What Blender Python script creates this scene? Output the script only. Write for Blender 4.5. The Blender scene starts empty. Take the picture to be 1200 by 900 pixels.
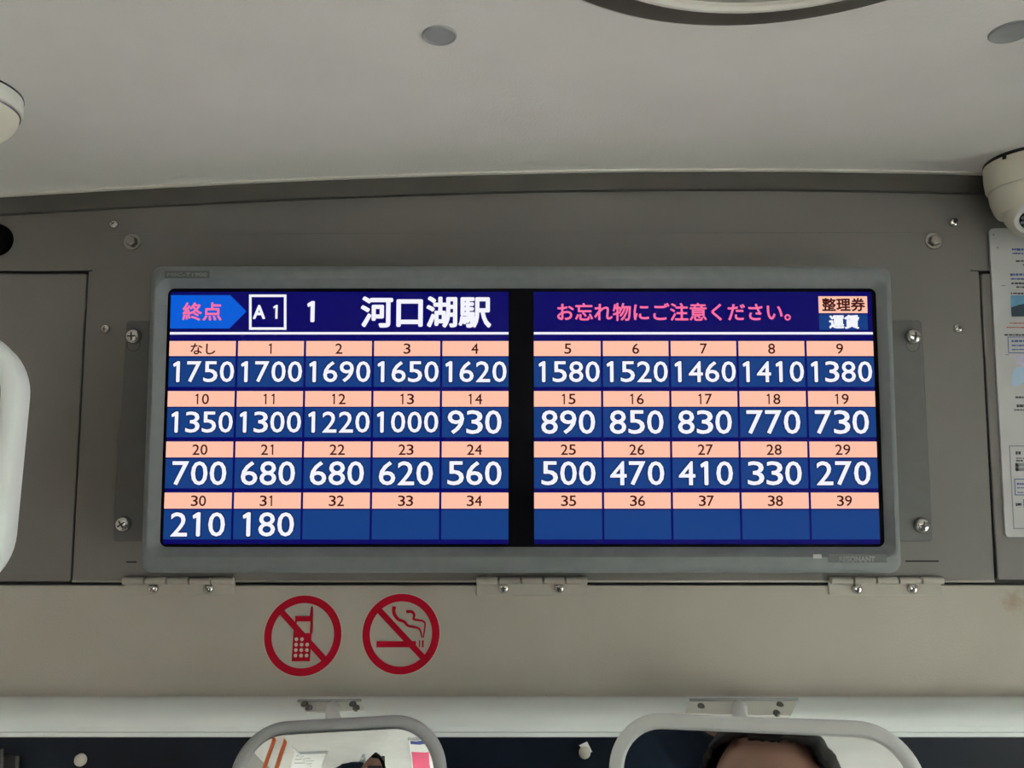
import bpy, bmesh, math, random
from mathutils import Vector, Matrix, Euler
random.seed(4)
S = bpy.context.scene
C = S.collection
PI = math.pi

# ------------------------------------------------------------------ camera, sky, exposure
F = 900.0                       # focal length in pixels of the 1200x900 frame
PITCH = math.radians(5.4)
CAMZ = 1.72
D = 0.70                        # distance of the front panel
cam = bpy.data.cameras.new('camera'); cam.sensor_width = 36; cam.lens = 36 * F / 1200
cam.clip_start = 0.01; cam.clip_end = 200
camo = bpy.data.objects.new('camera', cam); C.objects.link(camo)
camo.location = (0, 0, CAMZ); camo.rotation_euler = (PI / 2 + PITCH, 0, 0)
S.camera = camo
SKY = 4.2; SUN = 52.0
world = bpy.data.worlds.new('overcast_sky'); S.world = world; world.use_nodes = True
wn = world.node_tree.nodes; wl = world.node_tree.links
bgn = wn['Background']
bgn.inputs['Color'].default_value = (1.0, 0.995, 1.0, 1); bgn.inputs['Strength'].default_value = SKY
S.view_settings.view_transform = 'Standard'; S.view_settings.look = 'None'
S.view_settings.gamma = 1.0; S.view_settings.use_curve_mapping = False
S.view_settings.exposure = 0.0
S.cycles.use_denoising = True
S.cycles.max_bounces = 10; S.cycles.diffuse_bounces = 6
sl_ = bpy.data.lights.new('sun', 'SUN'); sl_.energy = SUN; sl_.angle = math.radians(3); sl_.color = (1.0, 0.97, 0.92)
suno = bpy.data.objects.new('sun', sl_); C.objects.link(suno); suno.location = (0, -10, 20); suno.rotation_euler = (math.radians(22), 0, 0)
XL, XR, YB = -1.02, 1.32, -3.2   # inside faces of the side walls and of the rear wall
WIN_L = [(-2.6, -1.75)]
WIN_R = [(-2.9, -1.85), (-0.35, 0.25)]
WZ_L = (0.80, 1.72); WZ_R = (0.45, 1.50)
SHIELD = (0.62, 1.385)           # windshield height range

def portal(loc, rot, sx, sy):
    l = bpy.data.lights.new('daylight', 'AREA'); l.shape = 'RECTANGLE'; l.size = sx; l.size_y = sy
    l.cycles.is_portal = True
    o = bpy.data.objects.new('daylight', l); C.objects.link(o); o.location = loc; o.rotation_euler = rot
for a, b in WIN_L:
    portal((XL - 0.05, (a + b) / 2, sum(WZ_L) / 2), (0, -PI / 2, 0), WZ_L[1] - WZ_L[0], b - a)
for a, b in WIN_R:
    portal((XR + 0.05, (a + b) / 2, sum(WZ_R) / 2), (0, PI / 2, 0), WZ_R[1] - WZ_R[0], b - a)
portal(((XL + XR) / 2, 0.80, sum(SHIELD) / 2), (-PI / 2, 0, 0), XR - XL - 0.1, SHIELD[1] - SHIELD[0])
portal(((XL + XR) / 2, YB - 0.05, 1.35), (PI / 2, 0, 0), 1.8, 0.8)

# ------------------------------------------------------------------ pixel <-> place
def ray(px, py):
    u = (px - 600) / F; v = (450 - py) / F
    return Vector((u, math.cos(PITCH) - v * math.sin(PITCH), math.sin(PITCH) + v * math.cos(PITCH)))
CAM = Vector((0, 0, CAMZ))
def at(px, py, Y=D):
    d = ray(px, py); return CAM + d * (Y / d.y)
def atz(px, py, z):
    d = ray(px, py); return CAM + d * ((z - CAMZ) / d.z)
def xz(px, py, Y=D):
    p = at(px, py, Y); return (p.x, p.z)

# ------------------------------------------------------------------ materials
def srgb(r, g, b):
    f = lambda c: (c / 255 / 12.92) if c / 255 <= 0.04045 else ((c / 255 + 0.055) / 1.055) ** 2.4
    return (f(r), f(g), f(b), 1)
def mat(name, col, rough=0.5, metal=0.0, noise=0.0, nscale=40, bump=0.0, bscale=300, spec=0.5, coat=0.0):
    m = bpy.data.materials.new(name); m.use_nodes = True
    nt = m.node_tree; b = nt.nodes['Principled BSDF']
    col = tuple(col[:3]) + (1,)
    b.inputs['Base Color'].default_value = col; b.inputs['Roughness'].default_value = rough
    b.inputs['Metallic'].default_value = metal; b.inputs['Specular IOR Level'].default_value = spec
    if coat: b.inputs['Coat Weight'].default_value = coat
    tc = nt.nodes.new('ShaderNodeTexCoord')
    if noise:
        n = nt.nodes.new('ShaderNodeTexNoise'); n.inputs['Scale'].default_value = nscale; n.inputs['Detail'].default_value = 4
        nt.links.new(tc.outputs['Object'], n.inputs['Vector'])
        r = nt.nodes.new('ShaderNodeMapRange'); r.inputs[1].default_value = 0.3; r.inputs[2].default_value = 0.7
        r.inputs[3].default_value = 1 - noise; r.inputs[4].default_value = 1 + noise
        nt.links.new(n.outputs['Fac'], r.inputs[0])
        mx = nt.nodes.new('ShaderNodeVectorMath'); mx.operation = 'SCALE'; mx.inputs[0].default_value = col[:3]
        nt.links.new(r.outputs[0], mx.inputs['Scale']); nt.links.new(mx.outputs[0], b.inputs['Base Color'])
    if bump:
        n2 = nt.nodes.new('ShaderNodeTexNoise'); n2.inputs['Scale'].default_value = bscale; n2.inputs['Detail'].default_value = 3
        nt.links.new(tc.outputs['Object'], n2.inputs['Vector'])
        bp = nt.nodes.new('ShaderNodeBump'); bp.inputs['Strength'].default_value = bump; bp.inputs['Distance'].default_value = 0.001
        nt.links.new(n2.outputs['Fac'], bp.inputs['Height']); nt.links.new(bp.outputs[0], b.inputs['Normal'])
    return m
def emit(name, col, k=1.0):
    m = bpy.data.materials.new(name); m.use_nodes = True; nt = m.node_tree
    b = nt.nodes['Principled BSDF']
    b.inputs['Base Color'].default_value = (0.004, 0.004, 0.005, 1); b.inputs['Roughness'].default_value = 0.45
    b.inputs['Specular IOR Level'].default_value = 0.05
    b.inputs['Emission Color'].default_value = tuple(col[:3]) + (1,); b.inputs['Emission Strength'].default_value = k
    return m
def glass(name, tint=(0.963, 0.985, 0.973)):
    m = bpy.data.materials.new(name); m.use_nodes = True; nt = m.node_tree
    for n in list(nt.nodes): nt.nodes.remove(n)
    o = nt.nodes.new('ShaderNodeOutputMaterial'); mx = nt.nodes.new('ShaderNodeMixShader')
    t = nt.nodes.new('ShaderNodeBsdfTransparent'); t.inputs[0].default_value = tuple(tint) + (1,)
    g = nt.nodes.new('ShaderNodeBsdfGlossy'); g.inputs['Roughness'].default_value = 0.02
    fr = nt.nodes.new('ShaderNodeFresnel'); fr.inputs[0].default_value = 1.3
    nt.links.new(fr.outputs[0], mx.inputs[0]); nt.links.new(t.outputs[0], mx.inputs[1]); nt.links.new(g.outputs[0], mx.inputs[2])
    nt.links.new(mx.outputs[0], o.inputs[0])
    return m
M = {}
M['wall'] = mat('beige_paint', (0.41, 0.386, 0.335), 0.55, 0, 0.05, 9, 0.25, 700)
M['panel'] = mat('beige_paint_shaded', (0.150, 0.1445, 0.133), 0.5, 0, 0.04, 12, 0.2, 700)  # hatch, covers, upper panel: greyer beige with the upper wall's shade put into it
M['ceil'] = mat('ceiling_liner', (0.79, 0.785, 0.758), 0.6, 0, 0.03, 14, 0.3, 500)
M['lip'] = mat('pale_edge', (0.7, 0.69, 0.64), 0.4)
M['strip'] = mat('dark_bronze_strip', (0.07, 0.067, 0.058), 0.45, 0, 0.08, 30)
M['rail'] = mat('white_rail_plastic', (0.87, 0.93, 0.93), 0.22, 0, 0.02, 20)
M['navy'] = mat('dark_tint_band', (0.0045, 0.009, 0.018), 0.4, 0, 0.2, 20, spec=0.2)
M['black'] = mat('black_gap', (0.006, 0.006, 0.006), 0.7)
M['bezel'] = mat('grey_bezel_plastic', (0.172, 0.192, 0.20), 0.45, 0, 0.06, 90, 0.35, 1500)
M['bracket'] = mat('grey_bracket_steel', (0.105, 0.107, 0.105), 0.5, 0.1, 0.06, 60)
M['steel'] = mat('zinc_screw', (0.62, 0.61, 0.58), 0.2, 1.0, 0.1, 200)
M['dullsteel'] = mat('dull_bolt', (0.34, 0.33, 0.30), 0.22, 0.9)
M['slot'] = mat('screw_recess', (0.03, 0.03, 0.03), 0.6)
M['hinge'] = mat('beige_hinge', (0.40, 0.38, 0.33), 0.38, 0.15, 0.05, 80)
M['red'] = mat('red_decal', (0.42, 0.002, 0.02), 0.6, spec=0.15)
M['pale'] = mat('pale_decal', (0.52, 0.45, 0.40), 0.5)
M['white'] = mat('white_plastic', (0.78, 0.79, 0.74), 0.38)
M['camwhite'] = mat('ivory_camera_plastic', (0.80, 0.775, 0.66), 0.4, 0, 0.02, 60)
M['ringwhite'] = mat('white_lens_ring', (0.9, 0.9, 0.87), 0.35)
M['darkplastic'] = mat('black_plastic', (0.012, 0.012, 0.013), 0.35)
M['lens'] = mat('lens_glass', (0.008, 0.009, 0.012), 0.06, 0, coat=1.0)
M['led'] = mat('infrared_led', (0.22, 0.22, 0.23), 0.15)
M['mirror'] = mat('silvered_mirror', (0.93, 0.95, 0.95), 0.015, 1.0)
M['frame'] = mat('pale_grey_mirror_frame', (0.82, 0.88, 0.88), 0.4, 0, 0.02, 60)
M['frame2'] = mat('mid_grey_mirror_frame', (0.36, 0.38, 0.39), 0.45, 0, 0.03, 60)
M['plug'] = mat('grey_ceiling_plug', (0.30, 0.32, 0.33), 0.4, 0, 0.03, 60)
M['bronze'] = mat('brushed_dark_metal', (0.095, 0.088, 0.07), 0.4, 0.3, 0.25, 26)
M['chrome'] = mat('bright_metal_ring', (0.75, 0.75, 0.72), 0.18, 1.0)
M['ventgrey'] = mat('grey_vent_cover', (0.34, 0.34, 0.305), 0.5, 0, 0.1, 60)
M['paper'] = mat('white_laminated_sheet', (0.46, 0.465, 0.47), 0.35, 0, 0.05, 30)
M['ink'] = mat('black_ink', (0.03, 0.03, 0.04), 0.6)
M['inkgrey'] = mat('grey_ink', (0.22, 0.23, 0.25), 0.6)
M['inkblue'] = mat('blue_ink', (0.05, 0.08, 0.28), 0.6)
M['inkred'] = mat('red_ink', (0.38, 0.12, 0.09), 0.6)
M['paleblue'] = mat('pale_blue_ink', (0.36, 0.50, 0.66), 0.6)
M['lilac'] = mat('lilac_ink', (0.50, 0.48, 0.62), 0.6)
M['skyprint'] = mat('printed_sky_blue', (0.11, 0.30, 0.48), 0.5, 0, 0.2, 60)
M['hillprint'] = mat('printed_dark_hills', (0.02, 0.045, 0.075), 0.5, 0, 0.2, 60)
M['beigecap'] = mat('beige_push_rivet', (0.46, 0.44, 0.37), 0.45)
M['tag'] = mat('white_paper_tag', (0.85, 0.86, 0.84), 0.6)
M['floor'] = mat('grey_floor_vinyl', (0.22, 0.22, 0.21), 0.5, 0, 0.1, 30)
M['side'] = mat('side_wall_panel', (0.36, 0.355, 0.33), 0.5, 0, 0.03, 20)
M['ground'] = mat('pale_concrete', (0.55, 0.55, 0.52), 0.8, 0, 0.15, 5)
M['glass'] = glass('window_glass')
M['orange'] = mat('orange_pole_coat', (0.68, 0.14, 0.035), 0.35)
M['yellow'] = mat('yellow_button_box', (0.85, 0.48, 0.06), 0.4)
M['seat'] = mat('blue_seat_fabric', (0.06, 0.09, 0.20), 0.9, 0, 0.2, 60)
M['skin'] = mat('skin', (0.17, 0.092, 0.066), 0.5, 0, 0.06, 30)
M['hair'] = mat('black_hair', (0.006, 0.005, 0.005), 0.6, 0, 0.3, 150, spec=0.1)
M['jacket'] = mat('navy_jacket_cloth', (0.007, 0.012, 0.022), 0.9, 0, 0.25, 25, 0.8, 40, spec=0.08)
M['trouser'] = mat('dark_trouser_cloth', (0.03, 0.03, 0.035), 0.8)
M['eye'] = mat('eye_white', (0.8, 0.78, 0.75), 0.2)
M['pink'] = mat('pink_poster_ink', (0.75, 0.12, 0.22), 0.5)

# small brown stain on the lower panel near its right end
def stain(m, p, rad, col, amount):
    nt = m.node_tree; b = nt.nodes['Principled BSDF']; src = b.inputs['Base Color'].links[0].from_socket
    tc = nt.nodes.new('ShaderNodeTexCoord'); d = nt.nodes.new('ShaderNodeVectorMath'); d.operation = 'DISTANCE'
    n = nt.nodes.new('ShaderNodeTexNoise'); n.inputs['Scale'].default_value = 160
    ad = nt.nodes.new('ShaderNodeVectorMath'); ad.operation = 'MULTIPLY_ADD'; ad.inputs[1].default_value = (0.02, 0.02, 0.02)
    nt.links.new(tc.outputs['Object'], n.inputs['Vector']); nt.links.new(n.outputs['Color'], ad.inputs[0]); nt.links.new(tc.outputs['Object'], ad.inputs[2])
    nt.links.new(ad.outputs[0], d.inputs[0]); d.inputs[1].default_value = (p[0] + 0.01, p[1] + 0.01, p[2] + 0.01)
    r = nt.nodes.new('ShaderNodeMapRange'); r.inputs[1].default_value = rad * 0.2; r.inputs[2].default_value = rad; r.inputs[3].default_value = amount; r.inputs[4].default_value = 0
    nt.links.new(d.outputs['Value'], r.inputs[0])
    mx = nt.nodes.new('ShaderNodeMix'); mx.data_type = 'RGBA'; mx.inputs[7].default_value = tuple(col) + (1,)
    nt.links.new(r.outputs[0], mx.inputs[0]); nt.links.new(src, mx.inputs[6]); nt.links.new(mx.outputs[2], b.inputs['Base Color'])
stain(M['wall'], at(1189, 705, D - 0.002), 0.012, (0.30, 0.17, 0.08), 0.5)

# screen picture colours (what the display gives off)
E = {}
E['navy'] = emit('screen_navy', srgb(8, 6, 96))
E['band'] = emit('screen_navy_lower', srgb(6, 4, 112))
E['cell'] = emit('screen_cell_blue', srgb(20, 62, 130))
E['peach'] = emit('screen_peach', srgb(255, 194, 168))
E['white'] = emit('screen_white', srgb(243, 243, 255))
E['arrow'] = emit('screen_bright_blue', srgb(4, 92, 214))
E['pink'] = emit('screen_pink', srgb(255, 112, 158))
E['dark'] = emit('screen_dark_text', srgb(60, 12, 14))
E['edge'] = emit('screen_digit_outline', srgb(12, 28, 84))
M['lcd'] = mat('lcd_black', (0.002, 0.002, 0.004), 0.4, spec=0.06)

# ------------------------------------------------------------------ mesh helpers
def link(name, me, mats, parent=None, smooth=False):
    o = bpy.data.objects.new(name, me); C.objects.link(o)
    for m in (mats if isinstance(mats, (list, tuple)) else [mats]): me.materials.append(m)
    if smooth: me.polygons.foreach_set('use_smooth', [True] * len(me.polygons))
    if parent is not None: o.parent = parent
    return o
def obj(name, bm, mats, parent=None, smooth=False, auto=None):
    if auto is not None:
        smooth = True
        for e in bm.edges:
            if len(e.link_faces) == 2 and e.calc_face_angle(0) > auto: e.smooth = False
    me = bpy.data.meshes.new(name); bm.to_mesh(me); bm.free()
    return link(name, me, mats, parent, smooth)
def empty(name, loc=(0, 0, 0), rot=(0, 0, 0)):
    o = bpy.data.objects.new(name, None); C.objects.link(o); o.location = loc; o.rotation_euler = rot
    o.empty_display_size = 0.02
    return o
def tag(o, label, cat, group=None, kind=None):
    o['label'] = label
    if cat: o['category'] = cat
    if group: o['group'] = group
    if kind: o['kind'] = kind
    return o
def struct(o): o['kind'] = 'structure'; return o
def lab(o, t): o['label'] = t; return o

def rrect(x0, x1, z0, z1, r, n=8):
    r = max(1e-6, min(r, (x1 - x0) / 2 - 1e-6, (z1 - z0) / 2 - 1e-6)); pts = []
    for cx, cz, a0 in ((x1 - r, z1 - r, 0), (x0 + r, z1 - r, PI / 2), (x0 + r, z0 + r, PI), (x1 - r, z0 + r, 1.5 * PI)):
        for k in range(n + 1):
            a = a0 + k * PI / 2 / n; pts.append((cx + r * math.cos(a), cz + r * math.sin(a)))
    return pts
def circ(cx, cz, r, n=32, a0=0):
    return [(cx + r * math.cos(a0 + 2 * PI * k / n), cz + r * math.sin(a0 + 2 * PI * k / n)) for k in range(n)]
def loft(bm, rings, cap0=False, cap1=False, mi=0):
    """rings: list of lists of 3D points, same count, closed loops"""
    vs = [[bm.verts.new(p) for p in r] for r in rings]
    n = len(vs[0])
    for a, b in zip(vs, vs[1:]):
        for i in range(n):
            f = bm.faces.new((a[i], a[(i + 1) % n], b[(i + 1) % n], b[i])); f.material_index = mi
    if cap0: bm.faces.new(vs[0][::-1]).material_index = mi
    if cap1: bm.faces.new(vs[-1]).material_index = mi
    return vs
def poly3(pts, y): return [(x, y, z) for x, z in pts]
def fixn(bm): bmesh.ops.recalc_face_normals(bm, faces=bm.faces[:])
def inset_poly(pts, d):
    """move a closed polygon inwards by d (pts counter-clockwise)"""
    n = len(pts); out = []
    for i in range(n):
        p0 = Vector(pts[i - 1]); p1 = Vector(pts[i]); p2 = Vector(pts[(i + 1) % n])
        a = (p1 - p0); b = (p2 - p1)
        a = a.normalized() if a.length > 1e-9 else b.normalized(); b = b.normalized() if b.length > 1e-9 else a
        na = Vector((-a.y, a.x)); nb = Vector((-b.y, b.x)); m = na + nb
        m = m.normalized() if m.length > 1e-9 else na
        k = d / max(0.3, m.dot(na)); out.append((p1.x + m.x * k, p1.y + m.y * k))
    return out
def slab(bm, pts, yb, yf, bev=0.0, mi=0):
    """plate with outline pts in (x,z) counter-clockwise, back at yb, front at yf (towards -y), bevelled front edge"""
    s = -1 if yf < yb else 1
    rings = [poly3(pts, yb)]
    if bev:
        rings += [poly3(pts, yf - s * bev), poly3(inset_poly(pts, bev * 0.3), yf - s * bev * 0.3), poly3(inset_poly(pts, bev), yf)]
    else: rings.append(poly3(pts, yf))
    loft(bm, rings, True, True, mi); return bm
def box(bm, x0, x1, y0, y1, z0, z1, mi=0):
    loft(bm, [poly3([(x0, z0), (x1, z0), (x1, z1), (x0, z1)], y1), poly3([(x0, z0), (x1, z0), (x1, z1), (x0, z1)], y0)], True, True, mi); return bm
def quadpx(pts): return [xz(*p) for p in pts][::-1]      # pixel outlines are written clockwise on the picture -> ccw in x,z
def lathe(bm, prof, n=32, mtx=None, mi=0, cap=True):
    """prof: (r, h) revolved about local z"""
    rings = []
    for r, h in prof:
        ring = [Vector((max(r, 1e-5) * math.cos(2 * PI * k / n), max(r, 1e-5) * math.sin(2 * PI * k / n), h)) for k in range(n)]
        rings.append([mtx @ p if mtx else p for p in ring])
    loft(bm, rings, cap, cap, mi); return bm
def tube(bm, pts, rad, n=12, mi=0):
    pts = [Vector(p) for p in pts]; rings = []
    rads = rad if isinstance(rad, (list, tuple)) else [rad] * len(pts)
    t0 = (pts[1] - pts[0]).normalized(); up = Vector((0, 0, 1)) if abs(t0.z) < 0.9 else Vector((1, 0, 0))
    for i, p in enumerate(pts):
        t = (pts[min(i + 1, len(pts) - 1)] - pts[max(i - 1, 0)]).normalized()
        a = (up - t * up.dot(t)).normalized(); b = t.cross(a); up = a
        rings.append([p + (a * math.cos(2 * PI * k / n) + b * math.sin(2 * PI * k / n)) * rads[i] for k in range(n)])
    loft(bm, rings, True, True, mi); return bm
TOWARD = Matrix.Rotation(PI / 2, 4, 'X')         # local +z -> world -y (towards the passengers)

# ------------------------------------------------------------------ text as meshes
_gl = {}
def glyphs(s):
    """triangulated outline of the string: verts (x,y), faces"""
    if s in _gl: return _gl[s]
    cu = bpy.data.curves.new('lettering', 'FONT'); cu.body = s; cu.size = 1; cu.resolution_u = 3; cu.fill_mode = 'FRONT'
    o = bpy.data.objects.new('lettering', cu); C.objects.link(o); bpy.context.view_layer.update()
    me = o.to_mesh(); vs = [(v.co.x, v.co.y) for v in me.vertices]; fs = [tuple(p.vertices) for p in me.polygons]
    o.to_mesh_clear(); bpy.data.objects.remove(o); bpy.data.curves.remove(cu)
    _gl[s] = (vs, fs); return _gl[s]
def put_text(bm, s, x0, x1, z0, z1, y, bold=0.0, mi=0):
    """string stretched into the box, thickened by bold on every side"""
    vs, fs = glyphs(s)
    ax, bx = min(v[0] for v in vs), max(v[0] for v in vs); az, bz = min(v[1] for v in vs), max(v[1] for v in vs)
    sx = (x1 - x0 - 2 * bold) / (bx - ax); sz = (z1 - z0 - 2 * bold) / (bz - az)
    offs = [(0, 0)]
    if bold: offs += [(bold * math.cos(k * PI / 4), bold * math.sin(k * PI / 4)) for k in range(8)]
    for ox, oz in offs:
        nv = [bm.verts.new((x0 + bold + (v[0] - ax) * sx + ox, y, z0 + bold + (v[1] - az) * sz + oz)) for v in vs]
        for f in fs:
            try: bm.faces.new([nv[i] for i in f]).material_index = mi
            except ValueError: pass
def flat(bm, pts, y, mi=0):
    f = bm.faces.new([bm.verts.new((x, y, z)) for x, z in pts]); f.material_index = mi
    f.normal_update()
    if f.normal.y > 0: f.normal_flip()
    return f
def rect(x0, x1, z0, z1): return [(x0, z0), (x1, z0), (x1, z1), (x0, z1)]
def ring_flat(bm, cx, cz, r0, r1, y, n=64, mi=0):
    a = [bm.verts.new(p) for p in poly3(circ(cx, cz, r0, n), y)]; b = [bm.verts.new(p) for p in poly3(circ(cx, cz, r1, n), y)]
    for i in range(n): bm.faces.new((a[i], b[i], b[(i + 1) % n], a[(i + 1) % n])).material_index = mi
def stroke(bm, pts, widths, y, mi=0):
    pts = [Vector(p) for p in pts]; L = []; R = []
    for i, p in enumerate(pts):
        t = (pts[min(i + 1, len(pts) - 1)] - pts[max(i - 1, 0)]).normalized(); nrm = Vector((-t.y, t.x)); w = widths[i] / 2
        L.append(bm.verts.new((p.x + nrm.x * w, y, p.y + nrm.y * w))); R.append(bm.verts.new((p.x - nrm.x * w, y, p.y - nrm.y * w)))
    for i in range(len(pts) - 1): bm.faces.new((L[i], L[i + 1], R[i + 1], R[i])).material_index = mi

# ------------------------------------------------------------------ screws
_scr = {}
def screw(x, z, y, r, parent, kind='pan', name='screw', rot=0.4):
    """head seated at depth y, facing the passengers; children keep the parent's frame"""
    key = (kind, round(r, 5))
    if key not in _scr:
        bm = bmesh.new()
        if kind == 'pan':
            prof = [(r, 0), (r, r * 0.25), (r * 0.93, r * 0.48), (r * 0.72, r * 0.68), (r * 0.4, r * 0.78), (0.0, r * 0.8)]
            lathe(bm, prof, 20)
            for a in (0, PI / 2):
                m = Matrix.Rotation(a, 4, 'Z')
                b2 = bmesh.new(); box(b2, -r * 0.5, r * 0.5, -r * 0.09, r * 0.09, r * 0.55, r * 0.815, 1)
                b2.transform(m); me = bpy.data.meshes.new('t'); b2.to_mesh(me); b2.free(); bm.from_mesh(me); bpy.data.meshes.remove(me)
        else:   # washer and hexagonal bolt head
            lathe(bm, [(r * 1.55, 0), (r * 1.55, r * 0.18), (r * 1.45, r * 0.26), (r * 1.0, r * 0.27)], 28, mi=1)
            lathe(bm, [(r, r * 0.2), (r, r * 0.75), (r * 0.88, r * 0.95), (r * 0.6, r * 1.0), (0, r * 1.0)], 6, mi=0)
        fixn(bm)
        me = bpy.data.meshes.new(name); bm.to_mesh(me); bm.free()
        for m in ((M['steel'], M['slot']) if kind == 'pan' else (M['dullsteel'], M['dullsteel'])): me.materials.append(m)
        if kind == 'pan': me.polygons.foreach_set('use_smooth', [p.material_index == 0 for p in me.polygons])
        _scr[key] = me
    o = bpy.data.objects.new(name, _scr[key]); C.objects.link(o); o.parent = parent
    o.location = (x, y, z); o.rotation_euler = (PI / 2, rot, 0)
    return o

# ================================================================== SETTING
# edge where the ceiling meets the front panel, read off as an arch (crown of the roof)
edge_px = [(-420, 262), (-200, 246), (0, 232), (133, 224), (266, 216.5), (400, 210), (533, 205.5), (667, 202.5), (800, 201), (933, 201), (1067, 203), (1150, 205), (1300, 211), (1600, 225)]
EDGE = [xz(px, py) for px, py in edge_px]
low_px = [(-420, 282), (-200, 266), (0, 252.5), (133, 245), (266, 237.5), (400, 231), (533, 227), (667, 223.5), (800, 222), (933, 222), (1067, 225), (1150, 227), (1300, 232), (1600, 246)]
LOW = [xz(px, py) for px, py in low_px]
def interp(tab, x):
    if x <= tab[0][0]: return tab[0][1]
    for (a, za), (b, zb) in zip(tab, tab[1:]):
        if x <= b:
            return za + (zb - za) * (x - a) / (b - a)
    return tab[-1][1]
XS = [XL - 0.02 + (XR - XL + 0.04) * k / 80 for k in range(81)]
def smooth_tab(tab):
    raw = [interp(tab, x) for x in XS]
    for _ in range(60): raw = [raw[0]] + [(raw[i - 1] + 2 * raw[i] + raw[i + 1]) / 4 for i in range(1, 80)] + [raw[-1]]
    return list(zip(XS, raw))
EDGE = smooth_tab(EDGE); LOW = smooth_tab(LOW)
def cove(x):                     # how far the liner dips in its cove along the front edge
    t = max(0.0, min(1.0, (0.34 - x) / 0.30)); t = t * t * (3 - 2 * t)
    return 0.002
def ceil_z(x): return interp(EDGE, x) + cove(x)
CW = 0.085

# ceiling: arched sheet running back from the front panel
bm = bmesh.new()
ts = [1, 0.97, 0.93, 0.88, 0.82, 0.74, 0.65, 0.55, 0.45, 0.33, 0.2, 0.1, 0.0]
ys = [D - CW * (1 - t) for t in ts] + [0.5, 0.3, 0.0, -0.6, -1.2, -1.8, -2.4, YB - 0.02]
ts = ts + [0] * 8
grid = [[bm.verts.new((x, y, z + cove(x) * (1 - t ** 2.6))) for x, z in EDGE] for y, t in zip(ys, ts)]
top = [[bm.verts.new((x, y, z + 0.09)) for x, z in EDGE] for y in (ys[0], ys[-1])]
for a, b in zip(grid, grid[1:]):
    for i in range(len(XS) - 1): bm.faces.new((a[i], a[i + 1], b[i + 1], b[i]))
for i in range(len(XS) - 1): bm.faces.new((top[0][i], top[1][i], top[1][i + 1], top[0][i + 1]))
fixn(bm)
struct(obj('ceiling', bm, M['ceil'], smooth=True))

# pale lip of the ceiling liner and the dark strip under it
def arch_strip(name, za, zb, y0, y1, m):
    bm = bmesh.new()
    rings = [[(x, y1, a), (x, y0, a), (x, y0, b), (x, y1, b)] for (x, a), (_, b) in zip(za, zb)]
    loft(bm, rings, True, True); fixn(bm)
    return struct(obj(name, bm, m))
arch_strip('trim_1', [(x, z + 0.0006) for x, z in EDGE], [(x, z - 0.0012) for x, z in EDGE], D - 0.0105, D, M['lip'])
arch_strip('trim_2', [(x, z - 0.0012) for x, z in EDGE], LOW, D - 0.006, D + 0.004, M['strip'])

# front panel behind everything (cover openings are just the gaps between plates laid on it)
zt = 2.1
zlow = at(600, 814).z; zbar = at(600, 830).z
bm = bmesh.new(); box(bm, XL - 0.05, XR + 0.05, D + 0.004, D + 0.03, zbar - 0.01, zt)
struct(obj('wall_front_inner', bm, M['black'])).name = 'wall_front'
# upper fixed panel: everything above the seams
seamT = 318.0
def P(*pts): return [xz(*p) for p in pts][::-1]
bm = bmesh.new()
up = P((-480, 180), (1650, 180), (1650, 316.5), (1147.5, 317), (1147.0, 316.5), (1137.5, 316.5), (104.5, 316.5), (104, 317), (-480, 317))
slab(bm, up, D + 0.004, D, 0.0)
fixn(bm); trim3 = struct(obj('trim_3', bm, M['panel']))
for px, py in ((134, 263), (1117, 261)):
    x, z = xz(px, py); screw(x, z, D, 0.0041, trim3, rot=0.7 if px < 500 else -0.2)

# lower fixed panel, its rolled lower edge
bm = bmesh.new()
xa, xb = XL - 0.02, XR + 0.02
zt2 = at(600, 686).z
zA_, zB_ = at(600, 686).z, at(600, 814, D - 0.011).z
def yl(py):                       # depth of the outward-leaning lower panel where a picture row meets it
    d = ray(600, py); k = 0.011 / (zA_ - zB_)
    # points of the panel: y = D - k * (zA - z)
    t = (D - k * (zA_ - CAMZ)) / (d.y - k * d.z)
    return t * d.y
prof = [(D + 0.004, zt2), (D + 0.0006, zt2), (D, zt2 - 0.0006)] + [(yl(q), at(600, q, yl(q)).z) for q in (700, 740, 780, 800, 808)]
prof += [(yl(814) - 0.0015, at(600, 813.5, yl(814) - 0.0015).z), (yl(814) - 0.003, at(600, 816.5, yl(814) - 0.003).z), (D + 0.004, at(600, 816.5, yl(814) - 0.003).z)]
loft(bm, [[(x, y, z) for y, z in prof] for x in (xa, xb)], True, True); fixn(bm)
struct(obj('trim_4', bm, M['wall'], auto=0.5))

# white rounded rail over the windshield
bm = bmesh.new()
yr = yl(814) - 0.001
prof = []
rail_px = [(815.6, 0.0), (816.4, 0.005), (818.5, 0.010), (823, 0.0165), (829, 0.0225), (836, 0.0275), (844, 0.0305), (852, 0.0315), (857.5, 0.030)]
for py, out in rail_px:
    prof.append((yr - out, at(600, py, yr - out).z))
lip2 = [(858.2, 0.0265), (859.0, 0.0275), (863.0, 0.0275), (864.0, 0.0255)]
for py, out in lip2: prof.append((yr - out, at(600, py, yr - out).z))
prof += [(D + 0.03, prof[-1][1]), (D + 0.03, prof[0][1])]
loft(bm, [[(x, y, z) for y, z in prof] for x in (xa, xb)], True, True); fixn(bm)
struct(obj('trim_5', bm, M['rail'], auto=0.45))
ZR = prof[-3][1]; YNOSE = yr - 0.0315
YBAND = yr - 0.020
# dark tinted band above the windshield glass
bm = bmesh.new(); box(bm, xa, xb, YBAND, D + 0.03, SHIELD[1], ZR + 0.004)
struct(obj('trim_6', bm, M['navy']))
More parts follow.
